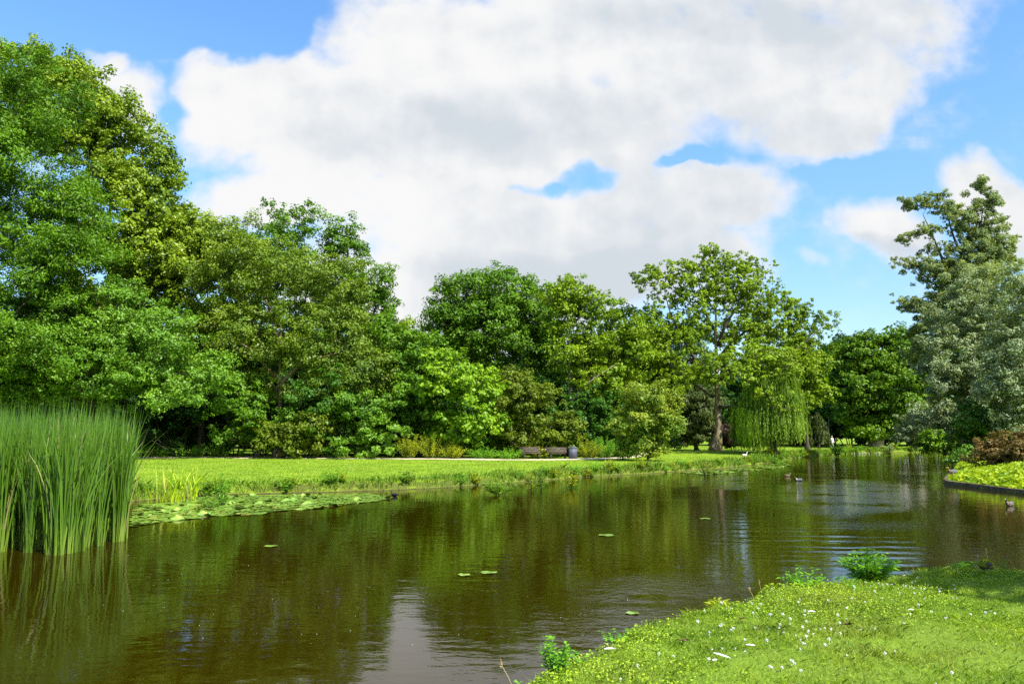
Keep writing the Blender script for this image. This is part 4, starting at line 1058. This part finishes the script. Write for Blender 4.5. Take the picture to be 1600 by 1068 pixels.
for px, py, L, lb in [(1070, 999, .12, 'dark curled dead leaf in the near lawn above the feathers'), (1325, 982, .11, 'dark dead leaf in the lawn right of the clover flowers'), (1160, 970, .07, 'small dark dead leaf among the clover flowers')]:
    p = GP(px, py, .4); n = 3
    V, Fc = kites(np.array([[0, 0, 0], [.02, .012, .006], [-.02, -.008, .004]]), np.array([[1, .2, .1], [1, -.3, .05], [1, .5, 0.]]), unit(np.array([[.1, -.2, 1.], [-.1, .3, 1], [.3, .1, 1]])), np.array([L, L * .6, L * .5]), np.array([.04, .03, .03]), .15)
    o = mk('dead_leaf', V, Fc, M['deadleaf']); o.location = (p[0], p[1], gz(p[0], p[1]) + .04); tag(o, lb, 'dead leaf')

# ------------------------------------------------------------------ right bank kerb and ground cover
M['kerb'] = plainmat('weathered_timber_edge', (.06, .045, .025), (.16, .125, .07), 4, .95, .012, (1, 1, 2), .1)
kp = spline(np.array(right_w[3:] + [(22, 26), (30, 24.5), (70, 24)])[:, :2], 6)
T = unit(np.gradient(kp, axis=0)); Nn = np.stack([-T[:, 1], T[:, 0]], 1)
# side of land
tst = shore(kp[:, 0] + Nn[:, 0] * .5, kp[:, 1] + Nn[:, 1] * .5); sg = 1 if np.median(tst) > 0 else -1
Nn = Nn * sg
prof = [(-.03, -.4), (-.03, .155), (-.015, .17), (.13, .17), (.145, .155), (.145, -.4)]
V = np.concatenate([np.column_stack([kp + Nn * o_, np.full(len(kp), z_)]) for o_, z_ in prof]); n = len(kp)
q = np.array([[k * n + i, k * n + i + 1, (k + 1) * n + i + 1, (k + 1) * n + i] for k in range(5) for i in range(n - 1)])
o = mk('bank_edging', V, q, M['kerb']); tag(o, 'low dark timber edging holding the right bank at the waterline', 'edging')
n0 = 150000
x = rng.uniform(15, 36, n0); y = rng.uniform(24, 58, n0); keep = x < y * .70 + 2; x, y = x[keep], y[keep]
s = shore(x, y); keep = (s > .16) & (s < 9); x, y, s = x[keep], y[keep], s[keep]
keep = rng.random(len(x)) < .75 + .25 * smooth(s / 2); x, y, s = x[keep], y[keep], s[keep]
z = ground(x, y, s); n = len(x)
pos = np.column_stack([x, y, z + rng.uniform(.03, .34, n) * (.4 + fbm(x * 1.6, y * 1.6, 91)) * smooth(s / 1.2 + .2)])
LL = rng.uniform(.09, .2, n); V, Fc = kites(pos, rng.normal(size=(n, 3)) * [1, 1, .3], unit(rng.normal(size=(n, 3)) * .5 + [0, 0, 1]), LL, LL * .75, .1)
o = mk('ground_cover', V, Fc, M['cover'], rnd=rng.random(n)); o['kind'] = 'stuff'

# ------------------------------------------------------------------ benches and bin
M['wood'] = plainmat('weathered_wood', (.05, .038, .03), (.12, .095, .075), 5, .85, .004, (.6, 6, 6))
M['iron'] = plainmat('dark_iron', (.02, .02, .022), (.05, .05, .052), 8, .6)
M['bin'] = plainmat('grey_bin_paint', (.06, .07, .10), (.09, .105, .14), 3, .55, 0)
def bench(px, d, rz, lb):
    p = W(px, 690, d); root = empty('park_bench', (p[0], p[1], gz(p[0], p[1]) + .0), lb, 'bench', None, rz)
    a = Acc(); R_ = Matrix.Rotation(-.3, 4, 'X')
    for k in range(3):
        V, f = box(0, .24 + .045 * k, .56 + .135 * k, 1.6, .035, .115, R_); a.add(V, f)
    a.mk('backrest', M['wood'], root)
    a = Acc()
    for k in range(3):
        V, f = box(0, -.22 + .145 * k, .44, 1.6, .125, .04); a.add(V, f)
    a.mk('seat', M['wood'], root)
    for sx_ in (-.58, .58):
        a = Acc()
        for V, f in (box(sx_, -.2, .20, .07, .07, .44), box(sx_, .13, .20, .07, .07, .44), box(sx_, -.04, .395, .06, .42, .05), box(sx_, .29, .62, .05, .04, .48, R_)): a.add(V, f)
        a.mk('leg', M['iron'], root)
    return root
bench(829, 61.6, .22, 'weathered wooden park bench, the one farther from the litter bin')
bench(871, 61.6, .22, 'weathered wooden park bench, the one next to the litter bin')
p = W(895, 690, 61.3); root = empty('litter_bin', (p[0], p[1], gz(p[0], p[1])), 'blue grey square litter bin standing beside the second bench', 'litter bin', None, .15)
a = Acc(); V, f = box(0, 0, .45, .56, .5, .78); a.add(V, f)
a.mk('bin_body', M['bin'], root)
a = Acc(); V, f = box(0, 0, .86, .60, .54, .05); a.add(V, f); V, f = box(0, .1, .92, .42, .2, .08, Matrix.Rotation(.25, 4, 'X')); a.add(V, f); a.mk('lid', M['bin'], root)
a = Acc(); V, f = box(0, 0, .03, .2, .2, .08); a.add(V, f); a.mk('foot', M['iron'], root)

# ------------------------------------------------------------------ birds
M['white'] = plainmat('white_feathers', (.42, .38, .30), (.60, .56, .46), 9, .8)
M['brownf'] = plainmat('brown_feathers', (.10, .06, .035), (.26, .17, .10), 14, .8)
M['greyf'] = plainmat('grey_feathers', (.07, .07, .075), (.17, .17, .175), 14, .8)
M['blackf'] = plainmat('black_feathers', (.008, .008, .01), (.025, .025, .028), 10, .6)
M['greenf'] = plainmat('green_head_feathers', (.005, .03, .015), (.01, .06, .03), 10, .4)
M['beak'] = plainmat('beak_yellow', (.42, .30, .05), (.55, .4, .1), 8, .5)
M['orange'] = plainmat('leg_orange', (.45, .18, .03), (.55, .25, .05), 8, .6)

def skin_mesh(pts, edges, radii, sub=2):
    me = bpy.data.meshes.new('tmp'); me.from_pydata([tuple(map(float, p)) for p in pts], edges, []); me.update()
    o = bpy.data.objects.new('tmp', me); COL.objects.link(o)
    sk = o.modifiers.new('s', 'SKIN'); sk.use_smooth_shade = True
    for i, r in enumerate(radii):
        v = me.skin_vertices[0].data[i]; r = r if isinstance(r, tuple) else (r, r); v.radius = r
    me.skin_vertices[0].data[0].use_root = True
    ss = o.modifiers.new('u', 'SUBSURF'); ss.levels = sub; ss.render_levels = sub
    dg = bpy.context.evaluated_depsgraph_get(); ev = o.evaluated_get(dg)
    out = bpy.data.meshes.new_from_object(ev); bpy.data.objects.remove(o); bpy.data.meshes.remove(me)
    return out

def paint(me, mats, fn):
    me.materials.clear()
    for m in mats: me.materials.append(m)
    for p in me.polygons:
        p.material_index = fn(p.center); p.use_smooth = True

def bird(name, label, loc, rz, body, head, s=1.0, standing=False, neck=.16, breast=None, tailc=None, wing=None):
    """a duck or goose facing +X"""
    lift = .22 * neck / .16 if standing else 0
    z = .05 + lift
    pts = [(-.05, 0, z + .02), (-.2, 0, z + .05), (-.29, 0, z + .085), (.08, 0, z + .025), (.15, 0, z + .06), (.175, 0, z + .06 + neck * .55), (.19, 0, z + .06 + neck), (.225, 0, z + .06 + neck + .01), (.275, 0, z + .05 + neck)]
    rad = [(.095, .105), (.07, .075), (.02, .035), (.09, .1), (.06, .065), (.034, .034), (.042, .045), (.034, .036), (.012, .02)]
    me = skin_mesh(pts, [(0, 1), (1, 2), (0, 3), (3, 4), (4, 5), (5, 6), (6, 7), (7, 8)], rad)
    hz = z + .06 + neck * .6
    mats = [M[body], M[head], M['beak'], M[breast or body], M[tailc or body]]
    paint(me, mats, lambda c: 2 if c.x > .245 and c.z > hz else 1 if c.z > hz and c.x > .1 else 3 if c.x > .06 else 4 if c.x < -.22 else 0)
    root = empty(name, loc, label, 'goose' if 'goose' in name else 'duck', None, rz); root.scale = (s, s, s)
    o = bpy.data.objects.new('body', me); COL.objects.link(o); o.parent = root
    for sy in (-1, 1):
        n = 9; t = np.linspace(0, 1, n); c = np.stack([.08 - .32 * t, sy * (.095 - .05 * t ** 2), z + .06 + .03 * t], 1); hh = .06 * np.sin(np.pi * np.clip(t * .9 + .1, 0, 1)) + .008
        V = np.concatenate([c + np.stack([0 * t, 0 * t, hh], 1) - [0, sy * .03, 0], c + [0, sy * .012, 0], c - np.stack([0 * t, 0 * t, hh * .7], 1) - [0, sy * .01, 0]])
        q = [[k * n + i, k * n + i + 1, (k + 1) * n + i + 1, (k + 1) * n + i] for k in (0, 1) for i in range(n - 1)]
        mk('wing', V, np.array(q), M[wing or body], root, smooth_=True)
        if standing:
            a = Acc(); V, fs = tube_path([(-.02, sy * .045, z - .03), (-.005, sy * .045, lift * .45), (-.02, sy * .045, .01)], [.02, .011, .010], 6); a.add(V, *fs)
            for an in (-.5, 0, .5): V, fs = tube_path([(-.02, sy * .045, .012), (.06 * math.cos(an) - .01, sy * .045 + .06 * math.sin(an), .006)], [.009, .004], 5); a.add(V, *fs)
            a.mk('leg', M['orange'], root)
    return root
p = on(1164, 717.5, .4)
bird('goose', 'cream white goose standing on the bank below the thick pale trunk', p, .25, 'white', 'white', .95, True, .2, wing='white', tailc='brownf')
bird('duck', 'pale duck swimming near the willow, the farther of the two', GP(1231, 744, 0), .1, 'brownf', 'brownf', .62, breast='greyf', wing='brownf')
bird('duck', 'black and white duck swimming near the willow, the nearer of the two', GP(1248, 751, 0), 3.0, 'greyf', 'blackf', .7, breast='white', tailc='blackf', wing='greyf')
bird('duck', 'grey duck swimming in front of the timber edging at the picture edge', GP(1577, 790, 0), 3.6, 'greyf', 'greenf', .75, breast='brownf')
bird('coot', 'small black coot swimming at the tip of the lily pad raft', GP(616, 775, 0), 2.6, 'blackf', 'blackf', .6)
p = W(1488, 745, 36.6); p[2] = gz(p[0] + .0, p[1]) + .1
bird('duck', 'grey backed duck with orange legs standing on the ground cover by the edging', (20.2 if False else p[0], p[1], gz(p[0], p[1]) + .05), 3.3, 'greyf', 'brownf', 1.0, True, .15, breast='brownf', wing='greyf')

# ------------------------------------------------------------------ person in white at the far bank
M['shirt'] = plainmat('white_shirt', (.74, .74, .76), (.82, .82, .84), 6, .8)
M['trousers'] = plainmat('pale_trousers', (.56, .50, .46), (.66, .60, .55), 6, .8)
M['skin'] = plainmat('skin_tone', (.45, .27, .19), (.52, .33, .24), 6, .6)
M['hair'] = plainmat('grey_hair', (.35, .33, .30), (.5, .48, .45), 30, .8)
M['shoe'] = plainmat('pale_shoe', (.3, .28, .26), (.4, .38, .35), 6, .7)
def person():
    p = W(1300, 690, 103); root = empty('person', (p[0], p[1], gz(p[0], p[1]) + .01), 'person in a white shirt and pale trousers standing at the far bank', 'person', None, .3)
    P, E, R_ = [], [], []
    def v(x, y, z, r, par=None):
        P.append((x, y, z)); R_.append(r)
        if par is not None: E.append((par, len(P) - 1))
        return len(P) - 1
    pel = v(0, 0, .95, (.16, .12)); wa = v(0, 0, 1.08, (.15, .11), pel); ch = v(0, .01, 1.28, (.18, .125), wa); sh = v(0, 0, 1.42, (.15, .09), ch)
    nk = v(0, -.01, 1.50, .055, sh); hd0 = v(0, -.02, 1.58, (.072, .085), nk); hd = v(0, -.02, 1.66, (.08, .095), hd0); ht = v(0, -.01, 1.73, (.055, .065), hd); v(0, -.115, 1.635, .014, hd)
    for s in (-1, 1):
        sho = v(s * .18, 0, 1.41, .065, sh); el = v(s * .24, .03, 1.13, .045, sho); wr = v(s * .21, -.13, .98, .03, el); pa = v(s * .2, -.19, .95, (.038, .02), wr)
        for k in range(4):
            f1 = v(s * (.178 + .015 * k), -.235, .935 - .004 * k, .009, pa); v(s * (.178 + .015 * k), -.26 - .006 * (1.5 - abs(k - 1.5)), .915, .008, f1)
        v(s * .165, -.2, .935, .0095, pa)
        v(s * .082, -.01, 1.645, (.012, .022), hd)
        hp = v(s * .09, 0, .88, .095, pel); kn = v(s * .10, -.02, .5, .062, hp); an = v(s * .10, .02, .09, .045, kn); to = v(s * .11, -.13, .035, (.04, .03), an)
    me = skin_mesh(P, E, R_, 2)
    def col(c):
        if c.z > 1.50: return 0
        if c.y < -.15 and c.z > .8: return 0
        if c.z > .90: return 1
        if c.z < .09: return 3
        return 2
    paint(me, [M['skin'], M['shirt'], M['trousers'], M['shoe']], col)
    o = bpy.data.objects.new('body', me); COL.objects.link(o); o.parent = root
    bm = bmesh.new(); bmesh.ops.create_uvsphere(bm, u_segments=16, v_segments=10, radius=1)
    bmesh.ops.delete(bm, geom=[q for q in bm.verts if q.co.z < -.35 or (q.co.y < -.45 and q.co.z < .35)], context='VERTS')
    for q in bm.verts: q.co = Vector((q.co.x * .094, q.co.y * .112 - .012, q.co.z * .105 + 1.675))
    me = bpy.data.meshes.new('hair'); bm.to_mesh(me); bm.free(); me.materials.append(M['hair'])
    o = bpy.data.objects.new('hair', me); COL.objects.link(o); o.parent = root
person()

# stones on the far waterline, a thin post
M['stone'] = plainmat('pale_stone', (.25, .24, .2), (.45, .43, .37), 7, .9, .01)
bm = bmesh.new(); bmesh.ops.create_icosphere(bm, subdivisions=2, radius=.11)
for q in bm.verts: q.co = q.co * (1 + .3 * (float(vnoise([q.co.x * 8 + 5], [q.co.y * 8 + q.co.z * 5], 2)[0]) - .5)); q.co.z *= .7
me = bpy.data.meshes.new('stone'); bm.to_mesh(me); bm.free(); me.materials.append(M['stone'])
for k, px in enumerate((1320, 1333, 1341, 1345, 1349, 1356, 1367, 1372)):
    p = GP(px, 708.0, .02); s = shore([p[0]], [p[1]])
    o = bpy.data.objects.new('stone', me); COL.objects.link(o); o.location = (p[0], p[1] - .3, .06); o.rotation_euler = (0, 0, k * 1.3); sc_ = .6 + .6 * rng.random(); o.scale = (sc_, sc_, sc_)
    tag(o, 'pale stone lying at the far waterline below the stout grey trunk', 'stone', 'pale stones at the far waterline')
p = W(1332, 690, 118); a = Acc(); V, fs = tube_path([(0, 0, -.1), (0, 0, .6), (0, 0, 1.25)], [.05, .05, .045], 8); a.add(V, *fs); V, fs = tube_path([(0, 0, 1.25), (0, 0, 1.3)], [.055, .03], 8); a.add(V, *fs)
o = a.mk('wooden_post', M['kerb']); o.location = (p[0], p[1], gz(p[0], p[1])); tag(o, 'thin dark wooden post in the shade left of the stout grey trunk', 'post')
p = W(1296, 690, 120); a = Acc(); V, fs = tube_path([(0, 0, 0), (0, 0, 4), (.05, 0, 9)], [.13, .1, .06], 8); a.add(V, *fs)
root = empty('street_lamp', (p[0], p[1], gz(p[0], p[1])), 'slim grey lamp post standing behind the person in white', 'lamp post')
M['steel'] = plainmat('grey_steel', (.16, .17, .17), (.25, .26, .26), 5, .5)
a = Acc(); V, fs = tube_path([(0, 0, -.1), (0, 0, .9), (0, 0, 1.0), (0, 0, 4.4)], [.085, .085, .055, .045], 10); a.add(V, *fs); a.mk('pole', M['steel'], root)
a = Acc(); V, fs = tube_path([(0, 0, 4.38), (0, 0, 4.46), (0, 0, 4.8), (0, 0, 4.86), (0, 0, 5.0)], [.08, .16, .24, .26, .05], 12); a.add(V, *fs); a.mk('lamp_head', M['steel'], root)

# trees out of frame to the right of the camera: they shade the near lawn
tree('shade_tree', 'tree beyond the right picture edge whose shade falls on the near lawn', 'tree', 800, 20, [(800, 400, 120, 90), (720, 450, 90, 70), (880, 450, 90, 70)], 'round', 60, 5000, .8, .25, .55, .18)
SHADE = bpy.data.objects[[o.name for o in bpy.data.objects if o.name.startswith('shade_tree')][0]]

# ------------------------------------------------------------------ sky, clouds, sun
SUN_EL, SUN_AZ = math.radians(49), math.radians(137)      # azimuth clockwise from +Y (the view direction)
sun_dir = np.array([math.sin(SUN_AZ) * math.cos(SUN_EL), math.cos(SUN_AZ) * math.cos(SUN_EL), math.sin(SUN_EL)])
tgt = GP(1690, 893, .4); hgt = 7.0
SHADE.location = (float(tgt[0] + sun_dir[0] / sun_dir[2] * hgt), float(tgt[1] + sun_dir[1] / sun_dir[2] * hgt), .4)
wd = bpy.data.worlds.new('World'); sc.world = wd; wd.use_nodes = True
nt = wd.node_tree; n = nt.nodes; l = nt.links
bg = n['Background']
sky = n.new('ShaderNodeTexSky'); sky.sky_type = 'NISHITA'; sky.sun_disc = False; sky.sun_elevation = SUN_EL; sky.sun_rotation = SUN_AZ
sky.air_density = 1.0; sky.dust_density = .6; sky.ozone_density = 1.6
tc = n.new('ShaderNodeTexCoord'); sx = n.new('ShaderNodeSeparateXYZ'); l.new(tc.outputs['Generated'], sx.inputs[0])
yy = mathn(nt, 'MAXIMUM', mathn(nt, 'ABSOLUTE', sx.outputs[1]), .08)
u0 = mathn(nt, 'DIVIDE', sx.outputs[0], yy); w0 = mathn(nt, 'DIVIDE', sx.outputs[2], yy)
cb = n.new('ShaderNodeCombineXYZ'); l.new(u0, cb.inputs[0]); l.new(w0, cb.inputs[1])
def wnoise(scale, det, off, ro=.52):
    mp = n.new('ShaderNodeMapping'); mp.inputs['Location'].default_value = off; l.new(cb.outputs[0], mp.inputs[0]); return noise(nt, mp.outputs[0], scale, det, .52)
def warp(v, a, scale, off, det=5):
    return mathn(nt, 'MULTIPLY_ADD', mathn(nt, 'SUBTRACT', wnoise(scale, det, off), .5), a, v)
uu = warp(u0, .16, 4.5, (3, 1, 0)); ww = warp(w0, .13, 4.5, (7, 5, 2))
def blob(px, py, rx, ry, k=1.0):
    v = ray(px, py); a, b = v[0] / v[1], v[2] / v[1]
    rx_ = rx / F / v[1]; ry_ = ry / F / v[1] * 1.03
    du = mathn(nt, 'MULTIPLY', mathn(nt, 'SUBTRACT', uu, float(a)), 1 / rx_); dw = mathn(nt, 'MULTIPLY', mathn(nt, 'SUBTRACT', ww, float(b)), 1 / ry_)
    r2 = mathn(nt, 'MULTIPLY_ADD', du, du, mathn(nt, 'MULTIPLY', dw, dw))
    return mathn(nt, 'MULTIPLY', mathn(nt, 'SUBTRACT', 1, r2, clamp=True), k)
tot = None
for q in [(980, -10, 560, 150), (700, 150, 400, 150), (460, 190, 190, 110), (360, 110, 80, 60, .7), (1180, 130, 250, 110), (1300, 190, 110, 55, .8), (1400, 50, 130, 80, .7), (1375, 150, 90, 60, .55), (1260, 225, 100, 40, .5), (560, 310, 230, 90), (380, 330, 120, 60), (920, 370, 330, 100), (1140, 310, 110, 75), (800, 240, 330, 120),
          (700, 450, 380, 110, .9), (1000, 440, 220, 80, .9), (1380, 340, 95, 55, 1.1), (1540, 290, 90, 60), (1600, 350, 80, 70), (205, 140, 75, 55, .8), (160, 100, 50, 40, .6), (240, 190, 60, 40, .6), (1180, 430, 60, 30, .35), (1260, 410, 30, 16, .3), (1530, 190, 70, 40, .22), (1470, 110, 90, 40, .3),
          (500, -200, 700, 140, .8), (1700, 500, 200, 80, .4), (900, -450, 900, 160, .7)]:
    b_ = blob(*q); tot = b_ if tot is None else mathn(nt, 'ADD', tot, b_)
for q in [(915, 285, 55, 30, 1.1), (850, 292, 50, 16, .8), (1075, 252, 65, 18, .85), (590, 268, 60, 16, .7), (1035, 262, 30, 12, .8), (200, 20, 330, 70, 1.2), (410, 60, 70, 60, .8), (1320, 265, 95, 30, .6), (300, 170, 40, 30, .4)]:
    tot = mathn(nt, 'SUBTRACT', tot, blob(*q))
det = mathn(nt, 'SUBTRACT', wnoise(8, 9, (1, 2, 3), .62), .5)
mpv = n.new('ShaderNodeMapping'); mpv.inputs['Scale'].default_value = (1.6, 4.2, 1); mpv.inputs['Rotation'].default_value = (0, 0, -.5); l.new(cb.outputs[0], mpv.inputs[0])
veil = noise(nt, mpv.outputs[0], 2.2, 7, .62, .6)
dens = ramp01(nt, mathn(nt, 'MULTIPLY_ADD', det, 1.5, mathn(nt, 'MULTIPLY_ADD', mathn(nt, 'SUBTRACT', wnoise(30, 6, (5, 2, 8), .6), .5), .8, mathn(nt, 'MULTIPLY_ADD', ramp01(nt, veil, .52, .8), .3, tot))), -.05, .85)
relief_shade = mathn(nt, 'SUBTRACT', wnoise(6.5, 9, (9, 4, 1), .58), wnoise(6.5, 9, (9.016, 4.022, 1), .58))  # self-shading away from the sun, painted into the cloud colour
shade = mathn(nt, 'MULTIPLY_ADD', relief_shade, .9, mathn(nt, 'MULTIPLY_ADD', wnoise(1.7, 3, (2, 7, 4)), .9, .14))
belly_shade = mathn(nt, 'ADD', mathn(nt, 'ADD', blob(700, 190, 300, 90), blob(880, 440, 330, 60)), mathn(nt, 'ADD', blob(1000, 40, 400, 60, .6), blob(1370, 375, 80, 24, .8)))  # masks that paint shaded grey undersides into the clouds
shade = mathn(nt, 'MULTIPLY_ADD', belly_shade, -.27, shade)
ccol = mixc(nt, ramp01(nt, shade, .26, .68), (.66, .72, .78), (.95, .95, .95))
ccol = mixc(nt, ramp01(nt, mathn(nt, 'MULTIPLY_ADD', det, 1.2, tot), .8, .2), ccol, (.90, .92, .95))
SKY_K, CLOUD_K = .15, .50
skyc = n.new('ShaderNodeHueSaturation'); skyc.inputs['Saturation'].default_value = 1.22; l.new(mathn(nt, 'MULTIPLY', mathn(nt, 'MULTIPLY_ADD', ramp01(nt, sx.outputs[2], .0, .42), .34, .66), SKY_K), skyc.inputs['Value']); l.new(sky.outputs[0], skyc.inputs['Color'])
cl = mixc(nt, 1.0, ccol, (CLOUD_K, CLOUD_K, CLOUD_K), 'MULTIPLY')
up = ramp01(nt, sx.outputs[2], -.02, .02)
l.new(mixc(nt, mathn(nt, 'MULTIPLY', dens, up), skyc.outputs[0], cl), bg.inputs['Color']); bg.inputs['Strength'].default_value = 1.0

sl_ = bpy.data.lights.new('sun', 'SUN'); sl_.energy = 5.0; sl_.angle = math.radians(.53); sl_.color = (1, .955, .87)
so = bpy.data.objects.new('sun', sl_); COL.objects.link(so); so.location = (0, 0, 60)
so.rotation_euler = Vector(tuple(-sun_dir)).to_track_quat('-Z', 'Y').to_euler()

# ------------------------------------------------------------------ camera and render
cd = bpy.data.cameras.new('camera'); cam = bpy.data.objects.new('camera', cd); COL.objects.link(cam)
cam.location = (0, 0, CAMZ); cam.rotation_euler = (math.pi / 2 + PIT, 0, 0)
cd.sensor_width = 36; cd.lens = 36 * F / 1600; cd.clip_start = .05; cd.clip_end = 3000
sc.camera = cam
sc.view_settings.view_transform = 'Standard'; sc.view_settings.look = 'None'; sc.view_settings.exposure = 1.0; sc.view_settings.gamma = 1
sc.render.engine = 'CYCLES'
cy = sc.cycles
cy.max_bounces = 4; cy.diffuse_bounces = 3; cy.glossy_bounces = 2; cy.transmission_bounces = 4; cy.caustics_reflective = False; cy.caustics_refractive = False
cy.use_denoising = False; cy.use_adaptive_sampling = True; cy.adaptive_threshold = .01; sc.render.filter_size = 1.15; cy.sample_clamp_indirect = 6
sc.render.use_persistent_data = False
